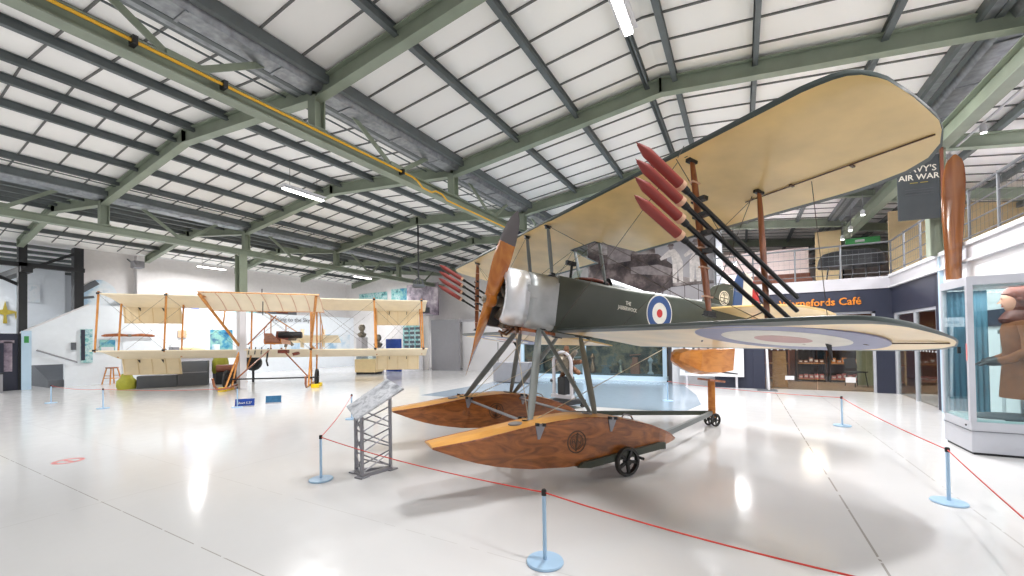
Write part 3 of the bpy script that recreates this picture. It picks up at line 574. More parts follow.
# main floats
DK = [(1.745, -1.425), (1.3, -1.32), (.73, -1.17), (.43, -1.105), (.05, -1.045), (-.37, -1.04), (-.83, -1.09), (-1.2, -1.18), (-1.42, -1.26)]
KL = [(1.745, -1.44), (1.55, -1.49), (1.38, -1.54), (1.06, -1.59), (.72, -1.61), (.24, -1.59), (-.15, -1.53), (-.72, -1.42), (-1.0, -1.345), (-1.42, -1.275)]
def main_float(yc):
    w = .19; g = bpy.data.objects.new('main_float', None)
    def zk(x):
        t = sorted(KL); return itp(t, x)
    def zd(x): return itp(sorted(DK), x)
    xs = [1.745, 1.69, 1.6, 1.45, 1.3, 1.1, .9, .7, .5, .3, .1, -.1, -.3, -.5, -.7, -.85, -1.0, -1.12, -1.24, -1.34, -1.41]
    mb = MB(); rows = []
    for x in xs:
        ww = w*(1-.22*max(0, (x-1.35)/.395)**1.6) if x > -1.0 else w*(1-.75*((-1.0-x)/.41)**1.5)
        a_, b_ = zd(x), min(zk(x), zd(x)-.012)
        rows.append([V((x, yc-ww, a_)), V((x, yc-ww, b_)), V((x, yc+ww, b_)), V((x, yc+ww, a_)), V((x, yc, a_+.012))])
    n = 5; P = [q for R_ in rows for q in R_]; F = []; mi = []
    for i in range(len(rows)-1):
        for j in range(5):
            F.append((i*n+j, i*n+(j+1) % n, (i+1)*n+(j+1) % n, (i+1)*n+j)); mi.append(1 if j in (3, 4) else 0)
    F += [tuple(range(5)), tuple((len(rows)-1)*n+j for j in range(5))]; mi += [1, 0]
    mb.v = [tuple(q) for q in P]; mb.f = F; mb.m = mi
    fl = mb.build('main_float', [M['floatside'], M['deck']], sea)
    # rubbing strake along the deck edge, fittings, hatch
    st = MB()
    for sg in (-1, 1): st.tube([V((x, yc+sg*(w*(1-.22*max(0, (x-1.35)/.395)**1.6) if x > -1 else w*(1-.75*((-1.0-x)/.41)**1.5)), zd(x)-.004)) for x in xs], .008, 6)
    st.build('deck_edge_strake', M['strut'], fl, True)
    for sg in (-1, 1):
        for x in (.66, -.26):
            z = zd(x)
            MB().prism([(x-.055, yc+sg*w, z+.01), (x+.055, yc+sg*w, z+.01), (x+.05, yc+sg*w, z-.03), (x+.012, yc+sg*w, z-.15), (x-.012, yc+sg*w, z-.15), (x-.05, yc+sg*w, z-.03)], (0, .012*sg, 0)).build('strut_bracket', M['steel'], fl)
            MB().box((x-.04, yc+sg*(w+.012), z+.0), (.035, .03, .03)).box((x+.04, yc+sg*(w+.012), z), (.035, .03, .03)).build('bracket_bolt', M['dark'], fl)
    for hx, hr_ in ((.85, .075), (-.05, .06)): MB().lathe([(hr_, 0), (hr_, .012), (hr_*.8, .016)], (hx, yc, zd(hx)+.008), (.2 if hx > .3 else 0, 0, 1), 24).build('inspection_cover', M['steel'], fl)
    MB().tube([(-.55, yc, zd(-.55)), (-.6, yc, zd(-.55)+.05), (-.7, yc, zd(-.7)+.05), (-.75, yc, zd(-.75))], .01, 6).build('mooring_loop', M['steel'], fl, True)
    # stencilled ring emblem
    ex, ez, yy = .185, -1.32, yc+w
    em = MB().ring((ex, yy, ez), (0, 1, 0), .108, .122, .003, 40).ring((ex, yy, ez), (0, 1, 0), .076, .086, .003, 40)
    em.span(ex-.011, ex+.011, yy, yy+.003, ez-.1, ez+.1).span(ex-.03, ex+.03, yy, yy+.003, ez+.05, ez+.058)
    em.tube([(ex-.055, yy+.002, ez-.03), (ex-.03, yy+.002, ez-.06), (ex, yy+.002, ez-.075), (ex+.03, yy+.002, ez-.06), (ex+.055, yy+.002, ez-.03)], .004, 5)
    em.build('stencilled_emblem', M['engraving'], fl)
    tx = text_mb('RN', .07, lambda q: V((ex-q.x*1.35, yy+.001+q.z, ez-.02+q.y)), .001, 'CENTER', .001); tx.build('emblem_lettering', M['engraving'], fl)
    return fl
FY_ = {1: 1.13, -1: -1.06}
for sg in (1, -1): main_float(FY_[sg])
for sg in (1, -1):
    yc = FY_[sg]
    for nm_, p0, p1, w in (('front_float_strut', (.24, .31*sg, -.06), (.66, yc-.03*sg, -1.15), .11), ('diagonal_float_strut', (.2, .31*sg, -.08), (-.12, yc, -1.05), .08), ('rear_float_strut', (-.42, .31*sg, -.1), (-.17, yc, -1.05), .1)):
        strut(p0, p1, nm_, 'greyp', w, sea, .05)
sb = MB().tube([(.62, -1.0, -1.2), (.62, 1.0, -1.2)], .018, 8); sb.build('spreader_bar', M['steel'], sea, True)
MB().tube([(-.2, -1.0, -1.1), (-.2, 1.0, -1.1)], .018, 8).build('spreader_bar', M['steel'], sea, True)
wr = MB()
for p0, p1 in (((.62, -1.0, -1.18), (-.62, .3, -.1)), ((.62, 1.0, -1.18), (.3, -.3, -.08)), ((.62, -1.0, -1.18), (.3, .3, -.08)), ((.6, 1.1, -1.14), (-2.1, .3, -.0)), ((-.2, -1.0, -1.05), (-.6, .3, -.1))): wr.tube([p0, p1], .005, 5)
wr.build('undercarriage_wires', M['cable'], sea)
# tail float
rows = []
for x, w, zt, zb in ((-2.5, .02, -.13, -.16), (-2.56, .1, -.07, -.24), (-2.7, .17, -.0, -.3), (-2.95, .2, .03, -.37), (-3.2, .2, .07, -.37), (-3.5, .2, .11, -.34), (-3.76, .19, .15, -.28)):
    rows.append([V((x, -w, zb+.05)), V((x, 0, zb)), V((x, w, zb+.05)), V((x, w, zt)), V((x, 0, zt+.02)), V((x, -w, zt))])
tf = MB().loft(rows).build('tail_float', M['tailfloat'], sea)
MB().box((-3.84, 0, -.03), (.1, .1, .36)).build('water_rudder', M['pc10'], tf); MB().span(-3.98, -3.75, -.12, .12, -.29, -.27).build('rudder_bracket', M['dark'], tf)
for x in (-2.85, -3.2, -3.6): MB().tube([(x, .1, .02), (x, .06, .42)], .018, 8).tube([(x, -.1, .02), (x, -.06, .42)], .018, 8).build('tail_float_strut', M['greyp'], sea)
# ------------------------------------------------------------------ trolley under the floats (world coordinates)
tro = thing('beaching_trolley', 'dark steel trolley with spoked wheels carrying the seaplane floats', 'trolley', (-2.6, 6.2, 0))
TO = V((-2.6, 6.2, 0))
def P2W(x, y, z): return PM@V((x, y, z))
def wheel(c, axis, r_, w, par, name='wheel', sp=5):
    c = V(c); ax = V(axis).normalized(); mb = MB().lathe([(r_*.78, -w/2), (r_*.95, -w/2), (r_, -w/4), (r_, w/4), (r_*.95, w/2), (r_*.78, w/2), (r_*.78, -w/2)], c, ax, 32, 0, False)
    mb.lathe([(.001, -w*.7), (r_*.2, -w*.7), (r_*.2, w*.7), (.001, w*.7)], c, ax, 14); x = ax.orthogonal().normalized(); y = ax.cross(x)
    for k in range(sp):
        q = 2*pi*k/sp+.4; d = x*cos(q)+y*sin(q); mb.bar(c+d*r_*.12, c+d*r_*.82, r_*.2, w*.5, ax)
    return mb.build(name, M['iron'], par, True)
axw = V((lyv.x, lyv.y, 0)).normalized()
twp = P2W(-3.55, 0, -1.0)
tail_w = V((twp.x, twp.y, .09))
ends = []
for sg in (1, -1):
    yc = FY_[sg]
    mb = MB(); 
    for dy in ((.14, .2) if sg > 0 else (-.2, -.14)):
        mb.prism([P2W(.16, yc+dy, -1.585)-TO, P2W(.1, yc+dy, -1.53)-TO, P2W(-.98, yc+dy, -1.29)-TO, P2W(-1.06, yc+dy, -1.285)-TO, P2W(-1.07, yc+dy, -1.36)-TO, P2W(-.98, yc+dy, -1.37)-TO, P2W(.0, yc+dy, -1.585)-TO], (P2W(0, .04, 0)-P2W(0, 0, 0))[:])
    mb.build('float_cradle', M['pc10'], tro)
    for s2 in ((1,) if sg > 0 else (-1,)):
        wc = P2W(-.5, yc+.25*s2, -1.6); wc = V((wc.x, wc.y, .165)); wheel(wc-TO, axw, .165, .055, tro)
    wi = P2W(-.5, yc-.25*sg, -1.6); wheel(V((wi.x, wi.y, .165))-TO, axw, .165, .055, tro)
    a1 = P2W(-.5, yc+.25, 0); a2 = P2W(-.5, yc-.25, 0); MB().tube([V((a1.x, a1.y, .165))-TO, V((a2.x, a2.y, .165))-TO], .018).build('axle', M['iron'], tro)
    q = P2W(-.9, yc-.1*sg, 0); e0 = V((q.x, q.y, .3)) if sg < 0 else V((q.x, q.y, .24)); MB().bar(e0-TO, tail_w+V((0, 0, .14))-TO, .05, .07).build('drawbar', M['pc10' if sg < 0 else 'greyp'], tro)
wheel(V((tail_w.x, tail_w.y, .115))-TO+axw*.07, axw, .115, .035, tro, 'tail_wheel'); wheel(V((tail_w.x, tail_w.y, .115))-TO-axw*.07, axw, .115, .035, tro, 'tail_wheel')
tb = V((tail_w.x, tail_w.y, .82))
tcx = V((tail_w.x, tail_w.y, 0))
mb = MB()
for d in (-.035, .035): mb.bar(V((tail_w.x, tail_w.y, .15))-TO+axw*d, V((tb.x, tb.y, tb.z-.02))-TO+axw*d, .05, .06)
mb.build('tail_prop_post', M['tailfloat'], tro); MB().box(tb-TO-V((0, 0, .02)), (.4, .25, .035), rot=PM.to_3x3()).build('tail_saddle', M['strut'], tro)
MB().box(tail_w-TO+V((0, 0, .1)), (.2, .12, .03)).build('castor_plate', M['iron'], tro)
# ================================================================== BIPLANE ON THE LEFT (open framed, linen covered)
bx = thing('open_frame_biplane', 'early open framed biplane with cream linen wings and wooden struts on bicycle wheels', 'biplane', (-14.64, 8.77, 0), math.atan2(-.71, .70)); bx.rotation_euler = (-.012, 0, math.atan2(-.71, .70))
def bz(x, lvl): return (1.34 if lvl == 0 else 3.22)+x*.2
def bwing(name, lvl, y0, y1, tip0, tip1):
    mb = MB(); rows = []; n = max(2, int((y1-y0)/.32)); ss = [0, .03, .1, .25, .45, .7, 1]
    for i in range(n+1):
        y = y0+(y1-y0)*i/n; c = 1.5
        lo = []; hi = []
        for s in ss:
            x = -c*s; cam_ = .09*sin(pi*min(1, s*1.15))*(1-s*.4)
            lo.append(V((x, y, bz(x, lvl)+cam_))); hi.append(V((x, y, bz(x, lvl)+cam_+.03*(1-s)+.006)))
        rows.append(lo+hi[::-1])
    return mb.loft(rows).build(name, M['paper'], bx, True)
bwing('upper_wing', 1, -5.25, 5.35, 0, 0); bwing('lower_wing', 0, -5.42, 5.38, 0, 0)
ST = [-5.3, -3.4, -1.15, 1.15, 3.4, 5.2]
for y in ST:
    yt = y*.985
    MB().tube([(-.04, y, bz(0, 0)-.03), (-.04, yt, bz(0, 1)+.1)], [.028, .032], 8).build('interplane_strut', M['bamboo'], bx, True)
    MB().tube([(-1.2, y, bz(-1.2, 0)), (-1.2, yt, bz(-1.2, 1)+.05)], [.028, .032], 8).build('interplane_strut', M['bamboo'], bx, True)
for y in ST:
    for lv in (0, 1): MB().box((-.05, y*(.985 if lv else 1), bz(0, lv)+.03), (.12, .09, .06)).build('strut_socket', M['dark'], bx)
wr = MB()
for a_, b_ in zip(ST, ST[1:]):
    for x in (-.04, -1.2):
        wr.tube([(x, a_, bz(x, 0)+.05), (x, b_*.985, bz(x, 1))], .004, 4).tube([(x, b_, bz(x, 0)+.05), (x, a_*.985, bz(x, 1))], .004, 4)
wr.build('bracing_wires', M['wirem'], bx)
for y0, y1 in ((-5.35, -3.55), (3.35, 5.1)):
    for lv in (0, 1):
        x = -1.5; z = bz(x, lv)
        mb = MB(); mb.prism([(x, y0, z), (x, y1, z), (x-.12, y1, z-.58), (x-.12, y0, z-.58)], (-.02, 0, 0))
        ai = mb.build('aileron', M['paper2'], bx)
        rb = MB()
        for k in range(5): yy = y0+.05+(y1-y0-.1)*k/4; rb.bar((x+.012, yy, z), (x-.108, yy, z-.57), .018, .012, (1, 0, 0))
        rb.bar((x-.11, y0, z-.575), (x-.11, y1, z-.575), .02, .02); rb.build('aileron_rib', M['cream'], ai)
        for q in (.3, .7): MB().prism([(x+.02, y0+(y1-y0)*q, z-.03), (x+.15, y0+(y1-y0)*q, z-.02), (x+.0, y0+(y1-y0)*q, z-.14)], (0, .02, 0)).build('aileron_horn', M['dark'], ai)
# forward elevator
el = MB(); rows = []
for i in range(9):
    y = -1.62+3.35*i/8; rows.append([V((1.95-1.0*s, y, 3.17-.5*s+.07*sin(pi*s)+(.012 if j else 0))) for j, S_ in ((0, (0, .1, .3, .6, 1)), (1, (1, .6, .3, .1, 0))) for s in S_])
elo = el.loft(rows).build('front_elevator', M['paper'], bx, True)
rb = MB()
for i in range(9): y = -1.62+3.35*i/8; rb.tube([V((1.95-1.0*s, y, 3.17-.5*s+.07*sin(pi*s)-.008)) for s in (0, .1, .3, .6, 1)], .012, 5)
rb.build('elevator_rib', M['tan'], elo)
MB().tube([(1.93, -1.65, 3.17), (1.93, 1.76, 3.17)], .022).tube([(.95, -1.65, 2.67), (.95, 1.76, 2.67)], .015).build('elevator_spar', M['bamboo'], elo)
MB().tube([(1.6, 0, 3.1), (1.6, 0, 3.35)], .015).tube([(1.5, 0, 2.95), (1.5, 0, 2.5)], .015).build('elevator_post', M['dark'], elo)
for sg in (-1, 1):
    MB().tube([(1.85, 1.65*sg, 3.12), (.0, 1.15*sg, 1.5), (-1.2, 1.15*sg, 1.28)], .045, 8).build('front_boom', M['bamboo'], bx, True)
    MB().tube([(1.7, 1.6*sg, 3.05), (.0, 1.15*sg, bz(0, 1))], .028, 8).build('front_boom', M['bamboo'], bx, True)
    MB().tube([(.85, 1.35*sg, 2.2), (.7, 1.3*sg, 3.15)], .025, 8).build('boom_spacer', M['bamboo'], bx, True)
    # skid with upturned toe
    MB().tube([(1.7, 1.32*sg, .5), (1.62, 1.3*sg, .25), (1.4, 1.28*sg, .12), (1.0, 1.25*sg, .1), (-.9, 1.2*sg, .16)], .035, 8).build('landing_skid', M['strut'], bx, True)
    for x0, x1 in ((.9, -.02), (.35, -.04), (-.5, -1.2)): MB().tube([(x0, 1.25*sg, .12), (x1, 1.15*sg, bz(x1, 0))], .03, 8).build('skid_strut', M['bamboo'], bx, True)
    MB().tube([(.3, 1.2*sg, .3), (-.05, .15*sg, 1.42)], .025, 8).build('radius_rod', M['strut'], bx, True)
    wh = MB().lathe([(.24, -.03), (.3, -.03), (.32, 0), (.3, .03), (.24, .03), (.24, -.03)], (.35, 1.42*sg, .36), (0, 1, 0), 32).build('wheel', M['rubber'], bx, True)
    hb = MB().lathe([(.03, -.06), (.03, .06)], (.35, 1.42*sg, .36), (0, 1, 0), 12)
    for k in range(14): q = 2*pi*k/14; hb.tube([(.35, 1.42*sg+.04*(-1)**k, .36), (.35+.25*cos(q), 1.42*sg, .36+.25*sin(q))], .004, 4)
    hb.build('spokes', M['iron'], wh)
MB().tube([(.35, -1.5, .36), (.35, 1.5, .36)], .025, 8).build('axle', M['dark'], bx, True)
# pilot seat, tank, engine, controls
MB().span(-.9, .35, -.28, .28, 1.56, 1.6).bar((-.9, -.26, 1.6), (.4, -.26, 1.68), .03, .14).bar((-.9, .26, 1.6), (.4, .26, 1.68), .03, .14).build('seat_boards', M['tailfloat'], bx)
MB().prism([(.35, -.24, 1.6), (.35, .24, 1.6), (.95, .12, 1.9), (.95, -.12, 1.9)], (0, 0, .03)).build('foot_board', M['strut'], bx)
MB().span(-.75, -.3, -.22, .22, 1.6, 1.68).prism([(-.75, -.22, 1.65), (-.75, .22, 1.65), (-.92, .22, 2.05), (-.92, -.22, 2.05)], (.03, 0, 0)).build('pilot_seat', M['leather'], bx, bevel=.01)
MB().lathe([(.001, -.4), (.11, -.4), (.13, -.36), (.13, .36), (.11, .4), (.001, .4)], (-.85, .28, 1.9), (0, 1, 0), 20).build('fuel_tank', M['dark'], bx, True)
en = MB().lathe([(.1, -.1), (.14, 0), (.1, .12)], (-1.6, 0, 1.75), (1, 0, 0), 16)
for k in range(7): q = 2*pi*k/7; en.lathe([(.055, .1), (.06, .2), (.055, .32)], (-1.6, 0, 1.75), (0, cos(q), sin(q)), 10)
en.build('rotary_engine', M['engine'], bx, True)
MB().tube([(.2, -.3, 1.6), (.25, -.3, 2.1), (.15, -.25, 2.2)], .015).build('control_lever', M['strut'], bx, True)
MB().tube([(.6, -.7, 1.55), (-.4, -.1, 2.6)], .022).build('centre_brace', M['strut'], bx, True)
MB().box((.4, .75, 1.22), (.5, .13, .1), rot=Matrix.Rotation(radians(18), 3, 'X')).box((.4, .35, 1.3), (.3, .3, .12)).build('exhaust_box', M['leather'], bx)
for y in (-.9, -.5, -.7): MB().tube([(-.2, y, 1.45), (-.1, y, 1.2)], .018).build('lower_bracket', M['dark'], bx, True)
MB().tube([(-.4, -.35, 1.4), (-.2, -.35, .95), (-.1, -.28, .78)], .03).build('tail_skid_lever', M['dark'], bx, True)
# tail booms and tailplane
for sg in (-1, 1):
    MB().tube([(-1.45, 1.15*sg, 1.25), (-6.4, .55*sg, 1.25)], .026, 8).build('tail_boom', M['bamboo'], bx, True)
    MB().tube([(-1.45, 1.15*sg, 3.1), (-6.4, .55*sg, 2.05)], .026, 8).build('tail_boom', M['bamboo'], bx, True)
    for x in (-3, -4.6): t_ = (x+1.45)/-4.95; MB().tube([(x, (1.15-.6*t_)*sg, 1.25), (x, (1.15-.6*t_)*sg, 3.1-1.05*t_)], .02, 8).build('boom_spacer', M['bamboo'], bx, True)
    MB().prism([(-6.2, .5*sg, 1.4), (-6.9, .5*sg, 1.35), (-6.95, .5*sg, 2.3), (-6.3, .5*sg, 2.3)], (0, .03, 0)).build('rudder', M['paper2'], bx)
MB().prism([(-6, -1.2, 1.95), (-6, 1.3, 1.95), (-7, 1.3, 1.6), (-7, -1.2, 1.6)], (0, 0, .03)).build('tailplane', M['paper2'], bx)
# yellow chocks under its wheels (each lifts away)
def boxw(x, y, z):      # biplane local to world
    A_ = math.atan2(-.71, .70); return V((-14.64+x*cos(A_)-y*sin(A_), 8.77+x*sin(A_)+y*cos(A_), z))
for sg, lb in ((-1, 'yellow wheel chock under the left wheel of the linen biplane'), (1, 'yellow wheel chock under the right wheel of the linen biplane')):
    c = boxw(.35, 1.42*sg, 0); t = thing('wheel_chock', lb, 'wheel chock', c, math.atan2(-.71, .70), 'yellow chocks of the biplane')
    MB().prism([(-.36, -.13, 0), (.36, -.13, 0), (.34, -.13, .13), (.18, -.13, .13), (.1, -.13, .05), (-.1, -.13, .05), (-.18, -.13, .13), (-.34, -.13, .13)], (0, .26, 0)).build('chock_body', M['yel'], t, bevel=.01)
# ================================================================== BARRIERS
PST = [((-1.225, 2.62), 'pale blue rope barrier post nearest the camera at bottom centre'), ((1.63, 5.25), 'pale blue rope barrier post in front of the glass display case at right'), ((1.48, 8.93), 'pale blue rope barrier post standing before the cafe front'),
       ((-4.2, 3.03), 'pale blue rope barrier post left of the tilted information panel'), ((-6.98, 5.75), 'pale blue rope barrier post behind the tilted information panel'), ((-1.62, 10.77), 'pale blue rope barrier post near the tail float'),
       ((-16.96, 3.79), 'leftmost distant pale blue rope barrier post'), ((-14.08, 4.04), 'distant pale blue rope barrier post left of the linen biplane'), ((-10.95, 5.6), 'thin barrier post beside the small blue signs'), ((1.3, 2.31), 'pale blue barrier post beyond the bottom right corner'), ((1.15, 1.3), 'pale blue barrier post beyond the right edge')]
post0 = None
for (x, y), lb in PST:
    if post0 is None:
        post0 = thing('barrier_post', lb, 'barrier post', (x, y, 0), 0, 'pale blue rope barrier posts')
        MB().lathe([(.001, 0), (.125, 0), (.13, .008), (.125, .018), (.02, .024), (.001, .024)], n=40).build('base', M['postblue'], post0, True)
        MB().lathe([(.014, .02), (.014, .475)], n=16).build('pole', M['postblue'], post0, True)
        MB().lathe([(.018, .465), (.018, .5), (.012, .508), (.001, .508)], n=16).build('cap', M['black'], post0, True)
    else: dup(post0, (x, y, 0), 0, lb)
def rope(p0, p1, sag, lb, grp='red barrier ropes'):
    pts = [V((p0[0]+(p1[0]-p0[0])*t, p0[1]+(p1[1]-p0[1])*t, .485-sag*4*t*(1-t))) for t in [i/24 for i in range(25)]]
    o = MB().tube(pts, .0048, 6).build('barrier_rope', M['rope'], None, True); tag(o, lb, 'rope', grp)
P_ = [q[0] for q in PST]
rope(P_[3], P_[0], .04, 'red barrier rope running below the floats to the nearest post'); rope(P_[0], P_[9], .05, 'red barrier rope crossing the bottom right of the floor')
rope(P_[10], P_[1], .03, 'red barrier rope leaving the right edge beside the display case'); rope(P_[1], P_[2], .03, 'red barrier rope between the two right hand posts')
rope(P_[2], P_[5], .04, 'red barrier rope crossing in front of the cafe'); rope(P_[3], P_[4], .05, 'red barrier rope behind the information panel')
rope(P_[6], P_[7], .05, 'far red barrier rope at left'); rope(P_[7], P_[8], .05, 'far red barrier rope in front of the linen biplane')
# ================================================================== INFORMATION STAND
ist = thing('information_stand', 'grey lattice truss stand with tilted silver information panel', 'information stand', (-3.9, 3.5, 0), 0)
IO = V((-3.9, 3.5, 0)); A3 = [V((-4.05, 3.42, 0))-IO, V((-3.80, 3.28, 0))-IO, V((-3.76, 3.64, 0))-IO]
TP = [V((-4.09, 3.29, .8)), V((-3.85, 3.7, 1.1)), V((-3.46, 3.58, 1.01)), V((-3.75, 3.14, .7))]
A3 = [V((-.16, -.1, 0)), V((.06, -.2, 0)), V((.13, .17, 0))]
hts = [.79, .7, .98]
for q, hh in zip(A3, hts): MB().tube([q, q+V((0, 0, hh))], .021, 10).build('leg', M['steel'], ist, True)
for i in range(3):
    p_, q_ = A3[i], A3[(i+1) % 3]; hh = min(hts[i], hts[(i+1) % 3]); lt_ = MB()
    n = 3; dz = hh/n
    for k in range(n):
        lt_.tube([p_+V((0, 0, k*dz+.05)), q_+V((0, 0, (k+1)*dz-.02))], .009, 6).tube([q_+V((0, 0, k*dz+.05)), p_+V((0, 0, (k+1)*dz-.02))], .009, 6)
    lt_.build('lattice', M['steel'], ist, True)
b_ = MB()
for i in range(3): b_.bar(A3[i]+V((0, 0, .02)), A3[(i+1) % 3]+V((0, 0, .02)), .05, .04)
for q in A3: b_.box(q+V((0, 0, .008)), (.12, .12, .016))
b_.build('base_frame', M['steel'], ist)
# ================================================================== GLASS DISPLAY CASE with mannequin
dc = thing('display_case', 'tall grey framed glass display case at the right edge', 'display case', (2.98, 7.85, 0))
x0, x1, y0, y1, H = -.44, .5, -.39, .43, 2.27
MB().span(x0+.01, x1, y0+.01, y1, 0.03, .42).build('base_cabinet', M['caseg'], dc, bevel=.006)
MB().span(x0-.003, x1, y0-.003, y1, .3, .305).build('cabinet_seam', M['dgrey'], dc); MB().span(x0+.03, x1-.03, y0+.03, y1-.03, 0, .03).build('plinth_recess', M['dark'], dc)
for x, y in ((x0+.028, y0+.028), (x0+.028, y1-.028), (x1-.028, y0+.028), (x1-.028, y1-.028)): MB().box((x, y, (H+.32)/2), (.056, .056, H-.52)).build('corner_post', M['caseg'], dc)
MB().span(x0, x1, y0, y0+.05, H-.1, H).span(x0, x1, y1-.05, y1, H-.1, H).span(x0, x0+.05, y0+.05, y1-.05, H-.1, H).span(x1-.05, x1, y0+.05, y1-.05, H-.1, H).span(x0+.01, x1-.01, y0+.01, y1-.01, H+.0005, H+.012).build('top_frame', M['caseg'], dc)
for nm_, sp in (('glass_pane', (x0+.012, x0+.02, y0+.05, y1-.05, .42, H-.1)), ('glass_pane', (x0+.05, x1-.05, y0+.012, y0+.02, .42, H-.1)), ('glass_pane', (x0+.05, x1-.05, y1-.02, y1-.012, .42, H-.1)), ('glass_pane', (x1-.02, x1-.012, y0+.05, y1-.05, .42, H-.1))): MB().span(*sp).build(nm_, M['glb'], dc)
MB().span(x0+.03, x1-.03, y0+.03, y1-.03, .42, .44).build('case_floor', M['teal'], dc)
ld = bpy.data.lights.new('case_light', 'AREA'); ld.shape = 'RECTANGLE'; ld.size = .6; ld.size_y = .5; ld.energy = 9; lo = bpy.data.objects.new('case_light', ld); COL.objects.link(lo); lo.location = (.03, 0, H-.13); lo.parent = dc
MB().span(x0+.2, x1-.2, y0+.15, y1-.15, H-.12, H-.02).build('light_box', M['white'], dc)
MB().loft([[V((x0+.05+.014*k, y1-.06+.012*sin(k*1.5), z)) for k in range(30)] for z in (.45, 1.3, 2.15)], 0, False).build('curtain', mat('teal_curtain', (96, 140, 160), .7), dc, True)
MB().box((x0+.012, y0+.3, 1.33), (.03, .02, .09)).build('lock', M['dark'], dc); MB().span(x0-.004, x0, y0+.03, y0+.06, 1.2, 1.42).build('instruction_strip', M['stick'], dc)
MB().lathe([(.012, 0), (.012, .01)], (x0+.0, y0+.12, .36), (-1, 0, 0), 10).build('key_hole', M['dark'], dc)
# mannequin (dressed dummy, cut off at the coat hem, on a pole)
mq = thing('flying_kit_mannequin', 'mannequin in brown leather flying helmet, tan long coat and black gloves inside the display case', 'mannequin', (3.15, 7.84, .44), radians(168))
def ellr(c, rx, ry, n=18, tilt=0): return [V((c[0]+rx*cos(2*pi*j/n), c[1]+ry*sin(2*pi*j/n), c[2]+tilt*cos(2*pi*j/n))) for j in range(n)]
B = [((0, 0, .27), .2, .26), ((0, 0, .5), .185, .24), ((0, 0, .75), .165, .21), ((.01, 0, .88), .15, .19), ((.01, 0, 1.0), .16, .2), ((.01, 0, 1.15), .165, .215), ((0, 0, 1.25), .15, .22), ((-.01, 0, 1.3), .12, .17), ((0, 0, 1.34), .1, .1), ((.01, 0, 1.36), .08, .08)]
MB().loft([ellr(*q) for q in B]).build('coat', M['coatm'], mq, True)
def HS(c, rx, ry): k = 1.28; return ellr((c[0]*k, 0, 1.33+(c[2]-1.36)*k), rx*k, ry*k)
hd = [((.02, 0, 1.36), .052, .05), ((.03, 0, 1.42), .066, .058), ((.035, 0, 1.47), .086, .07), ((.03, 0, 1.53), .098, .077), ((.02, 0, 1.58), .096, .076), ((.01, 0, 1.62), .075, .06), ((.0, 0, 1.645), .03, .03)]
hdo = MB().loft([HS(*q) for q in hd]).prism([(.15, -.016, 1.55), (.195, 0, 1.5), (.15, .016, 1.5)], (0, 0, -.004)).build('head', M['skin'], mq, True)
for e_ in (-.036, .036): MB().lathe([(.001, .004), (.012, .003), (.014, 0)], (.155, e_, 1.56), (1, 0, 0), 12).build('eye', M['dark'], hdo)
MB().box((.148, 0, 1.455), (.012, .05, .011)).build('mouth', M['rred'], hdo)
hl = [((-.0, 0, 1.37), .085, .09), ((-.02, 0, 1.43), .09, .09), ((-.03, 0, 1.5), .1, .095), ((-.012, 0, 1.55), .108, .098), ((.008, 0, 1.585), .114, .098), ((-.0, 0, 1.63), .1, .088), ((-.0, 0, 1.665), .055, .055), ((0, 0, 1.675), .01, .01)]
MB().loft([HS(*q) for q in hl]).build('leather_helmet', M['leather'], mq, True)
MB().loft([ellr((.0, 0, z), rx, ry) for z, rx, ry in ((1.24, .17, .2), (1.29, .19, .2), (1.36, .15, .15), (1.4, .12, .12))]).build('fur_collar', M['leather'], mq, True)
for sg in (-1, 1):
    MB().lathe([(.03, 0), (.034, .012), (.012, .02)], (.02, .125*sg, 1.53), (0, sg, 0), 14).build('ear_cup', M['leather'], mq, True)
    hx = .36 if sg > 0 else .3; hz = .86 if sg > 0 else .82
    MB().tube([(0, .19*sg, 1.24), (-.02, .26*sg, 1.05), (-.01, .27*sg, .88), (.12, .22*sg, .78), (.22, .17*sg, .74)], [.07, .068, .062, .056, .05], 12).build('coat_sleeve', M['coatm'], mq, True)
    gz = -.13; gl_ = MB().tube([(.2, .175*sg, .745), (.27, .15*sg, .73), (.31, .13*sg, .725)], [.055, .05, .04], 12)
    for k in range(4): yy = (.1+.022*k)*sg; gl_.tube([(.29, yy+.01*sg, .73), (.35, yy, .715-.004*k), (.38+.008*(k in (1, 2)), yy-.005*sg, .68)], [.013, .012, .009], 8)
    gl_.tube([(.26, .1*sg, .74), (.3, .075*sg, .735), (.33, .07*sg, .72)], [.014, .013, .01], 8)
    gl_.build('glove', M['glove'], mq, True)
MB().tube([(0, 0, .0), (0, 0, .4)], .02).lathe([(.13, 0), (.13, .015), (.02, .02)], (0, 0, 0)).build('pole_stand', M['caseg'], mq, True)
t = thing('case_exhibit', 'folded grey flying garment lying on the floor of the display case', 'garment', (2.95, 7.7, .44))
MB().loft([ellr((.0, 0, z), rx, ry, 20) for z, rx, ry in ((0, .34, .14), (.03, .35, .15), (.06, .32, .13), (.08, .2, .08))]).build('folded_cloth', M['dgrey'], t, True)
MB().span(-.33, -.08, -.17, .02, 0, .012).build('caption_card', M['white'], t)
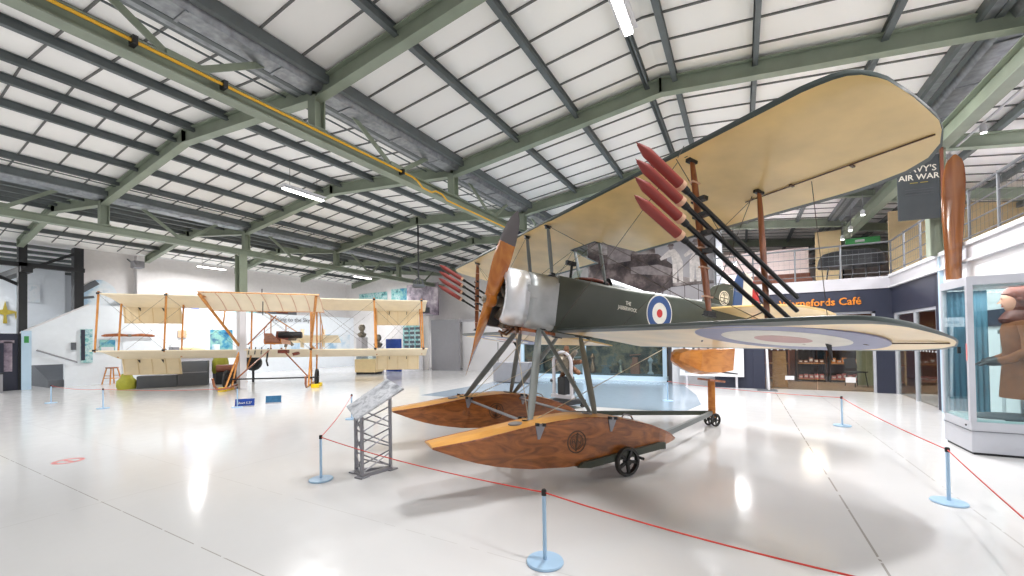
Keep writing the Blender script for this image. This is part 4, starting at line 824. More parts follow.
# tall single propeller blade on the column
tb_ = thing('wooden_propeller_blade', 'large glossy brown wooden propeller blade standing upright on the wall beside the balcony', 'propeller blade', (3.28, 10.1, 2.5))
rings = []
for i in range(25):
    s = i/24; z = 2.2*s; wd = itp([(0, .25), (.06, .27), (.2, .27), (.4, .31), (.62, .33), (.8, .31), (.9, .26), (.95, .2), (.985, .12), (1.001, .03)], s); th = itp([(0, .14), (.3, .09), (.7, .045), (1.001, .012)], s)
    tw = .5-.5*s; rings.append([V((wd/2*cos(2*pi*j/18)*cos(tw)-th/2*sin(2*pi*j/18)*sin(tw)+.06*s*s, (wd/2*cos(2*pi*j/18)*sin(tw)+th/2*sin(2*pi*j/18)*cos(tw))*1-.02, z)) for j in range(18)])
MB().loft(rings).build('blade', wood('dark_glossy_laminate', (128, 72, 32), (170, 108, 54), .16, 1.5, 1, (5, 5, .4), 1), tb_, True)
MB().box((0.09, .1, .3), (.2, .08, .03)).build('wall_bracket', M['steel'], tb_)
# ================================================================== BANNER
def panel_text(par, lines, o, ax, upv, nrm, m, name='lettering', bold=.0):
    for txt, x, y, sz in lines:
        text_mb(txt, sz, frame(V(o)+V(ax)*x+V(upv)*y, ax, upv, nrm), .002, 'CENTER', bold).build(name, m, par)
bn = thing('hanging_banner', 'charcoal banner reading NAVYS AIR WAR hanging beside the balcony', 'banner', (2.78, 10.9, 3.81))
rv_ = V((cos(.18), sin(.18), 0)); nv = V((sin(.18), -cos(.18), 0))
MB().prism([(0, 0, 0), rv_*.66, rv_*.66+V((0, 0, 1.25)), V((0, 0, 1.25))], -nv*.012).build('cloth', M['banner'], bn)
panel_text(bn, [("NAVY'S", .34, .94, .17), ('AIR WAR', .34, .79, .155)], (0, 0, 0), rv_, (0, 0, 1), nv, M['lt'], 'lettering', .002)
mb = MB()
for k in range(2): mb.bar(V((0, 0, 0))+rv_*(.2+.16*k)+V((0, 0, .73))+nv*.003, V((0, 0, 0))+rv_*(.32+.16*k)+V((0, 0, .73))+nv*.003, .012, .004, nv)
mb.build('gold_line', M['gold'], bn)
mb = MB()
for k in range(3): mb.bar(rv_*.12+V((0, 0, .6-.05*k))+nv*.003, rv_*(.56)+V((0, 0, .6-.05*k))+nv*.003, .008, .003, nv)
mb.build('small_print', M['dgrey'], bn); MB().tube([V((0, 0, 1.26)), rv_*.66+V((0, 0, 1.26))], .012).tube([rv_*.3+V((0, 0, 1.26)), rv_*.3+V((0, 0, 1.95))], .004).build('hanging_rail', M['steel'], bn)
MB().bar(rv_*.7+V((0, 0, -.1)), rv_*.7+V((0, 0, 1.5)), .02, .05).build('edge_strip', M['brown'], bn)
# ================================================================== CAFE FRONT
sg_ = thing('cafe_sign', 'orange raised lettering reading Warnefords Café on the navy fascia', 'sign', (1.93, 14.38, 2.4)); 
text_mb('Warnefords Café', .285, frame((0, 0, .0), (1, 0, 0), (0, 0, 1), (0, -1, 0)), .012, 'CENTER', .004, .93).build('lettering', M['orange'], sg_)
def shelf(name, x, y, w, hgt, n, label, m='shelfd'):
    t = thing(name, label, 'shelving', (x, y, 0)); MB().span(-w/2, -w/2+.04, -.2, .2, 0, hgt).span(w/2-.04, w/2, -.2, .2, 0, hgt).span(-w/2, w/2, .17, .2, 0, hgt).build('carcass', M[m], t)
    for k in range(n): z = .08+(hgt-.15)*k/(n-1); MB().span(-w/2+.04, w/2-.04, -.2, .17, z, z+.03).build('shelf', M['shelfl'], t)
    return t
shelf('cafe_shelf_unit', 2.05, 17.3, .82, 1.75, 4, 'dark shelf unit stocked with packets seen through the left cafe glass'); shelf('cafe_shelf_unit', 2.95, 17.3, .82, 1.75, 4, 'dark shelf unit with orange boxes seen through the right cafe glass')
shelf('cafe_bookcase', 1.05, 17.4, .8, 1.7, 4, 'tall wooden bookcase at the left inside the cafe', 'brown')
shelf('cafe_rack', 4.1, 16.9, .5, 1.7, 4, 'narrow rack inside the cafe behind the navy pier', 'cream')
random.seed(3)
for ux in (2.05, 2.95):
    for k in range(3):
        z = .11+(1.6)*k/3; n = 5
        for j in range(n):
            m_ = 'pinkbox' if k == 0 else 'brown' if (k == 1 and ux < 2.5) else 'orangebox' if ux > 2.5 else 'cream'
            hgt = random.uniform(.09, .2); o = MB().span(-.055, .055, -.07, .07, 0, hgt).span(-.04, .04, -.073, -.07, hgt*.3, hgt*.75, 1).build('cafe_packet', [M[m_], M['white']])
            o.location = (ux-.29+.145*j, 17.2, z); tag(o, '%s packet on the %s shelf of the %s cafe unit, %s from left' % ({'pinkbox': 'pink', 'brown': 'brown', 'orangebox': 'orange', 'cream': 'cream'}[m_], ['lowest', 'middle', 'upper'][k], 'left' if ux < 2.5 else 'right', ['first', 'second', 'third', 'fourth', 'fifth'][j]), 'packet', 'packets on the cafe shelves')
t = thing('cafe_partition', 'pale sage rounded screen panel inside the cafe', 'screen', (3.35, 16.3, 0)); MB().prism([(-.25, 0, 0), (.25, 0, 0), (.25, 0, 1.7), (.1, 0, 1.95), (-.1, 0, 1.95), (-.25, 0, 1.7)], (0, .05, 0)).build('board', mat('sage_board', (150, 158, 130), .6), t)
def chair(x, y, rz, label, z=0, seatm='yel'):
    t = thing('cafe_chair', label, 'chair', (x, y, z), rz, 'cafe chairs')
    MB().box((0, 0, .45), (.4, .4, .03)).build('seat', M[seatm], t, bevel=.01); MB().prism([(-.19, .17, .55), (.19, .17, .55), (.17, .23, .85), (-.17, .23, .85)], (0, .02, 0)).build('backrest', M[seatm], t)
    for sx in (-1, 1):
        for sy in (-1, 1): MB().tube([(.15*sx, .15*sy, .44), (.19*sx, .19*sy, 0)], .012, 6).build('leg', M['dark'], t)
        MB().tube([(.17*sx, .18, .44), (.17*sx, .22, .6)], .01, 6).build('back_post', M['dark'], t)
    return t
chair(3.0, 15.9, .5, 'dark cafe chair just inside the glass doors', 0, 'dark'); chair(4.6, 13.4, 1.2, 'yellow cafe chair seen through the side window', 0, 'olive'); chair(4.4, 12.5, 2.2, 'yellow cafe chair nearest the navy pier', 0, 'olive'); chair(4.7, 14.6, .2, 'yellow cafe chair furthest inside the side window', 0, 'olive')
t = thing('cafe_table', 'round cafe table behind the side window', 'table', (5.2, 13.4, 0)); MB().lathe([(.4, .72), (.4, .75)], n=30).build('tabletop', M['shelfl'], t); MB().lathe([(.04, .02), (.04, .72)], n=12).lathe([(.25, 0), (.25, .02)], n=24).build('pedestal', M['dark'], t)
# leaflet stand with white head
t = thing('leaflet_stand', 'slim white sign stand with a small white head by the navy pier', 'sign stand', (.62, 14.0, 0)); MB().tube([(.05, 0, .02), (0, 0, 1.75)], .03, 10).build('pole', M['white'], t, True); MB().span(-.22, .22, -.03, .0, 1.72, 1.95).build('sign_head', M['white'], t, bevel=.01); MB().span(-.25, .25, -.2, .2, 0, .02).build('base_plate', M['dgrey'], t)
text_mb('SLOW', .09, frame((0, -.032, 1.8), (1, 0, 0), (0, 0, 1), (0, -1, 0)), .002).build('lettering', M['dark'], t)
t = thing('easel_board', 'small tan menu board leaning inside the cafe glass', 'board', (1.0, 14.9, 0)); MB().prism([(-.2, 0, 0), (.2, 0, 0), (.17, .15, 1.1), (-.17, .15, 1.1)], (0, .03, 0)).build('board', M['shelfl'], t)
# ================================================================== MEZZANINE RAILINGS
def railing(pts, label, mesh=True):
    t = thing('balcony_railing', label, 'railing', pts[0], 0, 'grey balcony railings'); o = V(pts[0])
    for (p0, p1) in zip(pts, pts[1:]):
        p0, p1 = V(p0)-o, V(p1)-o; L_ = (p1-p0).length; n = max(1, round(L_/.95))
        MB().tube([p0+V((0, 0, .92)), p1+V((0, 0, .92))], .024, 8).build('handrail', M['railm'], t, True)
        for z in (.12, .38, .65): MB().tube([p0+V((0, 0, z)), p1+V((0, 0, z))], .012, 6).build('rail', M['railm'], t)
        for k in range(n+1): q = p0.lerp(p1, k/n); MB().tube([q, q+V((0, 0, .95))], .022, 8).build('post', M['railm'], t)
        wm = MB(); k = 0
        m_ = int(L_/.13)
        for k in range(1, m_): q = p0.lerp(p1, k/m_); wm.bar(q+V((0, 0, .12)), q+V((0, 0, .9)), .0022, .0022, (1, 0, 0))
        for z in (.25, .52, .78): wm.bar(p0+V((0, 0, z)), p1+V((0, 0, z)), .0022, .0022)
        wm.build('mesh_infill', M['railm'], t)
railing([(-.7, 14.42, 3.12), (3.5, 14.42, 3.12), (3.5, 11.3, 3.12)], 'grey mesh balcony railing above the cafe front')
railing([(3.52, 11.1, 3.12), (3.52, 4.5, 3.12)], 'grey mesh balcony railing above the display case at right')
t = thing('covered_table', 'large dark covered table with stacked chairs on the balcony over the cafe', 'table', (3.0, 16.2, 3.12)); MB().loft([ellr((0, 0, z), rx, ry, 24) for z, rx, ry in ((.55, .82, .5), (.6, .85, .52), (.85, .8, .48), (1.0, .7, .42), (1.05, .5, .3))]).build('cover', M['dark'], t, True)
for k in range(5):
    MB().tube([(-.6+.3*k, -.3, .58), (-.68+.32*k, -.38, 0)], .02, 8).build('leg', M['dark'], t)
t = thing('balcony_bench', 'red brown upholstered bench on the balcony', 'bench', (1.2, 17.0, 3.12)); MB().span(-.9, .9, -.3, .3, .25, .42).span(-.9, .9, .2, .35, .42, .62).build('upholstery', M['brown'], t, bevel=.03)
for x in (-.8, .8): MB().span(x-.03, x+.03, -.25, .25, 0, .25).build('leg', M['dark'], t)
struct('window_2', MB().span(2.4, 2.46, 26.6, 26.8, 3.4, 5.4).span(4.6, 4.66, 26.6, 26.8, 3.4, 5.4).span(2.4, 4.66, 26.6, 26.8, 5.35, 5.42).span(2.4, 4.66, 26.6, 26.8, 3.4, 3.46).span(3.5, 3.54, 26.6, 26.8, 3.4, 5.4), M['dark'])
struct('wall_gallery_partition', MB().span(2.6, 3.4, 19.8, 19.9, 3.12, 5.6).span(4.3, 7.8, 17.8, 17.9, 3.12, 5.6), M['cream'])
t = thing('exit_sign', 'green exit sign panel high on the balcony wall', 'sign', (3.7, 17.7, 4.62)); MB().span(-.55, .35, -.03, .0, 0, .2).build('face', M['exitg'], t); MB().span(-.3, -.05, -.034, -.03, .06, .14).build('arrow', M['white'], t); MB().tube([(-.4, -.015, .2), (-.4, -.015, 1.2)], .008).build('drop_rod', M['steel'], t)
t = thing('balcony_cabinet', 'grey slatted display cabinet on the right balcony', 'cabinet', (5.4, 10.2, 3.12)); MB().span(-.2, .2, -1.2, 1.2, 0, 1.6).build('body', M['grey'], t)
for k in range(12): MB().span(-.22, -.2, -1.15, 1.15, .1+.12*k, .13+.12*k).build('slat', M['dgrey'], t)
t = thing('balcony_cabinet', 'tall black exhibit panel on the right balcony', 'cabinet', (6.7, 10.2, 3.12)); MB().span(-.1, .1, -2.5, 2.5, .9, 2.4).build('body', M['black'], t); MB().span(-.16, -.1, -2.5, 2.5, .7, .9).build('shelf', M['brown'], t)
t = thing('track_light', 'small spot lamps on a rail above the right balcony', 'spotlight', (4.0, 10.3, 5.15)); MB().tube([(0, -1.8, .3), (0, 2.5, .3)], .02).build('rail', M['white'], t)
for y in (-.9, .6, 2.0): MB().lathe([(.05, 0), (.05, .12), (.02, .16)], (0, y, .12), (0, 0, 1), 14).build('spot_head', M['white'], t, True); MB().lathe([(.04, -.004), (.04, 0)], (0, y, .118), (0, 0, 1), 14).build('bulb', M['lamp'], t)
for y, z in ((17.2, 5.0), (15.6, 5.1), (18.4, 4.95)):
    t = thing('ceiling_spotlight', 'small warm spot lamp under the balcony roof above the cafe, %s' % {17.2: 'middle one', 15.6: 'nearest one', 18.4: 'farthest one'}[y], 'spotlight', (3.2, y, z), 0, 'warm spots above the balcony'); MB().lathe([(.06, 0), (.06, .12), (.02, .16)], n=14).build('spot_head', M['white'], t, True); MB().lathe([(.05, -.01), (.05, 0)], n=14).build('bulb', M['lamp'], t); MB().tube([(0, 0, .15), (0, 0, .6)], .008).build('drop_rod', M['steel'], t)
# ================================================================== MURAL, CASES AND PANELS BEHIND
mu = thing('photo_mural', 'huge sepia photograph mural of ground crew working on an aircraft', 'mural', (-3.05, 16.0, 1.95))
MB().span(-2.3, 2.3, 0, .05, 0, 3.78).build('board', M['mural'], mu)
MB().prism([(.4, -.006, 2.0), (2.28, -.006, 1.6), (2.28, -.006, 3.76), (.2, -.006, 3.76)], (0, .006, 0)).build('pale_sky_area', M['muralbg'], mu); MB().span(.3, 2.28, -.006, 0, .05, 1.5).build('pale_quay_area', M['muralbg'], mu)
MB().prism([(-2.25, -.008, 1.0), (.3, -.008, 1.2), (.9, -.008, 1.5), (.9, -.008, 2.3), (.4, -.008, 2.75), (-2.25, -.008, 3.0)], (0, .002, 0)).build('dark_airframe_area', M['muraldark'], mu)
mb = MB(); mc = MB()
for k in range(6): mb.bar((-2.0+.5*k, -.012, .95), (-1.8+.5*k, -.012, 2.6), .05, .003, (0, 1, 0))
mb.bar((-2.2, -.012, 2.4), (.5, -.012, 2.45), .06, .003, (0, 1, 0)); mb.bar((-2.2, -.012, 2.6), (-.2, -.012, 2.75), .1, .003, (0, 1, 0))
for x in (.35, .8, 1.3, 1.75): mb.bar((x, -.012, .05), (x, -.012, 1.5), .02, .003, (0, 1, 0))
for z in (1.5, .9): mb.bar((.3, -.012, z-.03), (2.28, -.012, z+.03), .02, .003, (0, 1, 0))
mb.build('printed_lines', M['muraldark'], mu)
mc.prism([(-1.5, -.012, 2.55), (-.6, -.012, 2.6), (-.6, -.012, 3.3), (-1.5, -.012, 3.3)], (0, -.003, 0)); mc.prism([(-.6, -.012, 2.1), (.8, -.012, 1.9), (.9, -.012, 2.15), (.4, -.012, 2.35), (-.6, -.012, 2.35)], (0, -.003, 0))
mc.build('printed_panels', M['muralmid'], mu)
def blob(mb, pts, d=-.015): mb.prism([(x, d, z) for x, z in pts], (0, -.003, 0))
def figure(par, ox, oz, s_, lean, name):     # standing figure printed in the photograph, seen from behind
    mb = MB(); L = lean
    blob(mb, [(ox-.2*s_, oz), (ox-.05*s_, oz), (ox, oz+.75*s_), (ox+.05*s_, oz), (ox+.2*s_, oz), (ox+.2*s_, oz+.85*s_), (ox+(.18+L*.5)*s_, oz+1.15*s_), (ox+(.1+L)*s_, oz+1.4*s_), (ox+(-.12+L)*s_, oz+1.4*s_), (ox+(-.5+L)*s_, oz+1.08*s_), (ox+(-.45+L)*s_, oz+.98*s_), (ox+(-.12+L*.6)*s_, oz+1.12*s_), (ox-.2*s_, oz+.85*s_)])
    o = mb.build(name, figm, par); c = (ox+(-.05+L)*s_, oz+1.5*s_)
    mb = MB(); blob(mb, [(c[0]+.09*s_*cos(q), c[1]+.11*s_*sin(q)) for q in [2*pi*k/14 for k in range(14)]]); mb.build('printed_head', M['muralmid'], par)
    mb = MB(); blob(mb, [(c[0]-.14*s_, c[1]+.03*s_), (c[0]+.12*s_, c[1]+.04*s_), (c[0]+.1*s_, c[1]+.13*s_), (c[0]-.08*s_, c[1]+.14*s_)], -.018); mb.build('printed_cap', M['muraldark'], par)
figm = mat('print_pale_overall', (206, 198, 194), .5, var=.22, scale=9)
figure(mu, 1.08, 1.62, .88, -.2, 'printed_figure'); figure(mu, 1.66, 1.62, .92, .1, 'printed_figure')
struct('wall_mural', MB().span(-5.4, -.7, 16.08, 16.2, 0, 5.75), M['grey'])
struct('trim_12', MB().span(-.68, -.5, 15.2, 15.38, 0, 6.3), M['caseg']); struct('trim_13', MB().span(-.72, -.6, 15.4, 16.2, 1.9, 6.1), M['dgrey'])
bc = thing('wide_display_case', 'wide pale blue framed display case with dim aircraft exhibit behind glass', 'display case', (-5.3, 15.6, 0)); w = 5.9
MB().span(-w/2, w/2+.0, -.04, .3, 0, .17).build('plinth', M['lightblue'], bc); MB().span(-w/2, w/2, .25, .3, .17, 1.9).build('back_panel', M['darkexh'], bc)
for x in (-w/2, 0-.2, w/2-.14): MB().span(x, x+.14, -.05, .02, .12, 1.9).build('frame_post', M['lightblue'], bc)
MB().span(-w/2, w/2, -.05, .3, 1.82, 1.95).build('top_rail', M['lightblue'], bc); MB().span(-w/2+.1, w/2-.1, -.01, 0, .17, 1.82).build('glass_pane', M['gl'], bc)
MB().span(-w/2+.1, w/2-.1, 0.02, .25, .17, .24).build('case_floor', M['dgrey'], bc)
random.seed(5)
MODS = ['model aircraft', 'tool', 'engine part', 'instrument', 'lamp', 'helmet', 'box', 'gauge', 'shell case', 'camera']
for k in range(10):
    x = -7.9+.55*k; hgt = random.uniform(.3, .8); o = MB().lathe([(.1, 0), (.12, .03), (.05+.04*(k % 3), .1), (.04, hgt*.6), (.1, hgt*.8), (.02, hgt)], n=12) if k % 2 else MB().span(-.16, .16, -.08, .08, 0, hgt*.5).span(-.1, .1, -.05, .05, hgt*.5, hgt*.8).tube([(-.2, 0, hgt*.9), (.2, 0, hgt*.95)], .02)
    oo = o.build('case_relic', M[['copper', 'dgrey', 'engine', 'brown', 'grey'][k % 5]]); oo.location = (x, 15.74, .24); tag(oo, '%s relic in the wide display case, number %d from its left end' % (['coppery', 'dark grey', 'steel', 'rusty brown', 'pale grey'][k % 5], k+1), 'relic', 'relics in the wide display case')
# white and grey partitions
def board(name, x0, x1, y, z0, z1, m, label, cat='panel', th=.06):
    t = MB().span(-(x1-x0)/2, (x1-x0)/2, 0, th, 0, z1-z0).build(name, M[m] if isinstance(m, str) else m); t.location = ((x0+x1)/2, y, z0); return tag(t, label, cat)
board('grey_partition', -14.9, -13.0, 17.6, 0, 2.75, 'grey', 'tall mid grey partition between the teal notice panel and the propeller', 'partition')
board('white_partition', -13.0, -8.5, 17.9, 0, 2.6, 'white', 'long white partition behind the floats struts', 'partition'); board('light_partition', -18.2, -15.0, 17.5, 0, 3.0, 'offwhite', 'white partition behind the right end of the linen biplane', 'partition')
board('gallery_plinth_wall', -15.0, -7.4, 18.2, 2.62, 2.75, 'lgrey', 'pale grey ledge carrying white aircraft model behind the propeller', 'ledge', 1.0)
t = board('notice_panel', -16.7, -15.3, 17.3, .9, 2.5, 'tealp', 'teal and white notice panel with rows of small pictures', 'notice panel')
mb = MB()
for r_ in range(6):
    for c_ in range(3): mb.span(-.6+.42*c_, -.28+.42*c_, -.004, 0, .1+.25*r_, .24+.25*r_)
mb.build('printed_pictures', M['dgrey'], t); MB().span(-.7, .7, 0, .05, -.9, 0).build('white_base', M['white'], t)
board('photo_mural_far', -17.6, -15.2, 18.6, 3.1, 5.0, 'purple', 'faded purple photo mural above the biplane far right wing', 'mural')
t = board('teal_display_board', -19.8, -18.2, 19.48, 3.9, 5.0, 'tealp', 'teal display board with deep blue half on the far wall', 'panel'); MB().span(0.0, .78, -.005, 0, .0, 1.1).build('blue_half', M['bluep'], t)
board('pale_portrait_board', -17.9, -17.0, 19.48, 3.9, 5.4, 'pinkwall', 'pale pinkish portrait board near the hanging pendant', 'panel')
board('display_strip', -22.8, -20.2, 19.48, 4.2, 4.9, 'tealp', 'green and white display strip high on the far wall', 'panel')
# suspended white aircraft nose and vehicle on the ledge
t = thing('white_model_aircraft', 'white aircraft model standing on the ledge behind the propeller', 'model aircraft', (-11.3, 18.4, 2.76), 0)
MB().lathe([(.001, -1.3), (.12, -1.15), (.26, -.7), (.3, 0), (.22, .7), (.08, 1.3), (.001, 1.35)], (0, 0, .45), (1, 0, 0), 20).build('body', M['white'], t, True); MB().prism([(-.3, -.7, .42), (.25, -.7, .42), (.35, .9, .42), (-.3, .9, .42)], (0, 0, .05)).build('wing', M['white'], t); MB().prism([(.9, 0, .5), (1.3, 0, .5), (1.3, 0, 1.0), (1.1, 0, 1.0)], (0, .04, 0)).build('fin', M['white'], t)
for x in (-.5, .5): MB().span(x-.03, x+.03, -.03, .03, 0, .3).build('support', M['dgrey'], t)
t = thing('armoured_vehicle_model', 'dark vehicle model silhouetted before the purple mural', 'model vehicle', (-16.05, 17.5, 3.08)); MB().span(-.9, .9, -.3, .3, .1, .4).prism([(-.6, -.25, .4), (.6, -.25, .4), (.35, -.25, .75), (-.3, -.25, .75)], (0, .5, 0)).build('hull', M['dgrey'], t)
for k in range(4): MB().lathe([(.13, -.04), (.13, .04)], (-.65+.43*k, -.32, .13), (0, 1, 0), 14).build('wheel', M['dark'], t)
board('vehicle_shelf', -17.1, -15.0, 17.2, 3.0, 3.08, 'lgrey', 'pale shelf carrying the dark vehicle model', 'shelf', .7)
# hoist chains and pendant
t = thing('chain_hoist', 'pair of white hoist slings hanging from a blue trolley on the yellow pipe girder', 'hoist', (-6.0, 11.3, 4.6)); MB().span(-.1, .1, -.12, .12, .12, .33).build('trolley', M['navy'], t, bevel=.01)
for d in (-.07, .07): MB().tube([(d, 0, .15), (d*1.1, .03, -.9), (d, 0, -1.3)], .018, 8).build('sling', M['white'], t, True)
t = thing('pendant_fitting', 'dark pendant rod with crown shaped hanger below the far ridge', 'pendant', (-10.75, 12.0, 3.75)); MB().tube([(0, 0, .2), (0, 0, 2.35)], .03, 8).build('rod', M['dark'], t, True)
for k in range(6): q = 2*pi*k/6; MB().tube([(0, 0, .28), (.18*cos(q), .18*sin(q), .15), (.22*cos(q), .22*sin(q), -.06)], .014, 6).build('arm', M['dgrey'], t, True)
MB().lathe([(.23, -.1), (.25, -.05), (.22, 0)], n=20).build('ring', M['dgrey'], t, True)
# radial engine on its stand beneath the seaplane
re = thing('radial_engine_stand', 'radial engine mounted on a white arched frame beneath the seaplane', 'engine', (-3.6, 8.8, 0), radians(-22)); re.scale = (1.15, 1.15, 1.0)
fr = MB(); pts = [(-.24, 0, .28)]+[(-.24*cos(q), 0, 1.03+.24*sin(q)) for q in [pi*k/12 for k in range(13)]]+[(.24, 0, .28)]
fr.tube(pts, .035, 8).build('arched_frame', M['lgrey'], re, True); MB().span(-.28, .28, -.05, .05, .22, .3).build('cross_bar', M['lgrey'], re)
MB().span(-.3, .3, -.25, .35, .1, .18).build('stand_base', M['dark'], re)
for x in (-.25, .25):
    for y in (-.2, .3): MB().lathe([(.05, -.02), (.05, .02)], (x, y, .05), (1, 0, 0), 12).build('castor', M['rubber'], re)
MB().lathe([(.1, -.12), (.17, -.1), (.18, .1), (.1, .15)], (0, .1, 1.0), (0, -1, 0), 18).build('crankcase', M['engine'], re, True)
for k in range(9): q = 2*pi*k/9+.15; MB().lathe([(.05, .17), (.06, .2), (.05, .23), (.06, .26), (.05, .29), (.06, .33), (.045, .4), (.02, .42)], (0, .12, 1.0), (cos(q), 0, sin(q)), 10).build('cylinder', M['copper'] if k % 2 == 0 else M['engine'], re)
MB().span(-.1, .1, -.05, .25, .3, .7).build('accessory_gearbox', M['dark'], re, bevel=.02)
for sx in (-1, 1): MB().lathe([(.04, -.04), (.04, .04)], (.28*sx, 0, .6), (1, 0, 0), 12).build('pivot_knob', M['dark'], re)
t = thing('equipment_crate', 'mid grey crate with a thin mast behind the far float', 'crate', (-7.5, 13.5, 0)); MB().span(-.7, .8, -.3, .3, 0.03, .75).build('box', M['grey'], t, bevel=.01); MB().tube([(-.65, 0, .75), (-.65, 0, 1.5)], .012).build('mast', M['dark'], t)
# panel right of the tail float
t = board('white_info_board', -1.75, .05, 14.2, .35, 1.9, 'white', 'white board with grey picture beside the tail float', 'notice panel'); MB().span(-.75, .2, -.005, 0, .1, .75).build('picture', M['grey'], t)
for x in (-.7, .7): MB().span(x-.03, x+.03, 0, .05, -.35, 0).build('leg', M['lgrey'], t)
# ================================================================== LEFT SIDE FURNISHINGS
t = thing('wooden_stool', 'tall wooden bar stool against the white wall left of the linen biplane', 'stool', (-22.9, 6.85, 0), .3); MB().lathe([(.001, .66), (.2, .66), (.21, .69), (.2, .71), (.001, .71)], n=24).build('seat', M['strut'], t, True)
for sx in (-1, 1):
    for sy in (-1, 1): MB().tube([(.12*sx, .12*sy, .66), (.22*sx, .22*sy, 0)], .024, 8).build('leg', M['bamboo'], t, True)
    MB().tube([(.19*sx, -.19, .25), (.19*sx, .19, .25)], .014, 6).build('stretcher', M['bamboo'], t); MB().tube([(-.17, .17*sx, .36), (.17, .17*sx, .36)], .014, 6).build('stretcher', M['bamboo'], t)
def wboard(name, y0, y1, z0, z1, m, label, cat='panel', x=-23.44):
    t = MB().span(0, .04, -(y1-y0)/2, (y1-y0)/2, 0, z1-z0).build(name, M[m]); t.location = (x, (y0+y1)/2, z0); return tag(t, label, cat)
t = wboard('wall_notice', 6.05, 6.4, .92, 2.3, 'tealp', 'tall teal and white notice strip on the ramp wall end', 'notice panel'); MB().span(.04, .043, -.17, -.05, 0.1, 1.35).build('dark_band', M['navy'], t)
wboard('small_grey_notice', 5.78, 5.92, 1.45, 1.75, 'dgrey', 'small grey notice beside the tall teal strip', 'notice'); 
t = wboard('blue_poster', 6.62, 7.1, 1.35, 1.85, 'bluep', 'small blue and white poster behind the left wing tip struts', 'poster'); MB().span(.04, .043, -.2, .2, .04, .2).build('white_caption', M['white'], t)
t = wboard('blue_poster', 10.72, 11.75, 1.1, 2.35, 'bluep', 'large blue map poster behind the biplane diagonal boom', 'poster'); MB().span(.04, .043, -.45, -.1, .1, .5).build('caption_block', M['skyp'], t)
wboard('tan_picture', 9.35, 9.7, 1.95, 2.3, 'tan', 'small tan framed picture on the left wall', 'picture')
t = wboard('sky_panel', 12.6, 19.2, 1.2, 2.15, 'skyp', 'long pale blue and white sky panel along the left wall', 'panel')
text_mb('Taking to the Sky', .34, frame((.045, -.9, 1.7), (0, 1, 0), (0, 0, 1), (1, 0, 0)), .003).build('lettering', M['dgrey'], t)
am = thing('arch_mural', 'arched blue grey picture of an aircraft high on the left wall', 'mural', (-24.18, 6.85, 3.3)); n = 18
MB().prism([(0, .62*cos(pi*k/n), 1.15*sin(pi*k/n)**.8 if 0 < k < n else 0) for k in range(n+1)], (.02, 0, 0)).build('picture', M['skyp'], am); MB().bar((.03, -.75, .5), (.03, -.1, 1.05), .012, .22, (0, 0, 1)).bar((.03, -.7, .3), (.03, -.2, .4), .012, .1).build('printed_aircraft', M['dgrey'], am)
t = thing('wall_propeller', 'slim brown wooden propeller mounted flat on the left wall', 'propeller', (-23.35, 7.55, 2.04)); 
MB().loft([[V((.02*cos(2*pi*j/10), y, hh*sin(2*pi*j/10)+dz)) for j in range(10)] for y, hh, dz in ((-.9, .02, -.02), (-.8, .06, -.01), (-.4, .07, .02), (-.1, .05, 0), (0, .07, 0), (.1, .05, 0), (.4, .07, .02), (.8, .06, -.01), (.9, .02, -.02))]).build('blade', M['strut'], t, True); MB().lathe([(.06, 0), (.06, .05)], (0, 0, 0), (1, 0, 0), 16).build('hub', M['engine'], t)
struct('door_2', MB().span(-23.45, -23.43, 7.35, 8.35, .1, 2.0), M['coolwhite'])
for k, (y, lb) in enumerate(((8.6, 'green and white display box on the left wall ledge, left end'), (10.0, 'display box with blue winged badge on the left wall ledge'), (12.2, 'dark framed display box on the left wall ledge'), (14.6, 'long dark display box on the left wall ledge, right end'))):
    t = thing('ledge_display', lb, 'display box', (-23.75, y, 3.3), 0, 'display boxes on the ledge'); MB().span(-.1, .1, -.9, .9, 0, .5).build('box', M[['lgrey', 'lgrey', 'tealp', 'dgrey'][k]], t); MB().span(.1, .105, -.35, .35, .08, .42).build('badge', M[['exitg', 'signblue', 'dgrey', 'leather'][k]], t)
t = thing('wall_speaker', 'grey projector on a bracket high on the left wall', 'projector', (-23.2, 7.75, 5.0)); MB().span(-.2, .25, -.15, .2, 0, .3).lathe([(.08, 0), (.1, .12)], (.2, -.1, .15), (.6, -1, -.2), 14).build('body', M['grey'], t, bevel=.02); MB().tube([(-.2, 0, .15), (-.95, 0, .5)], .03).build('bracket', M['dgrey'], t)
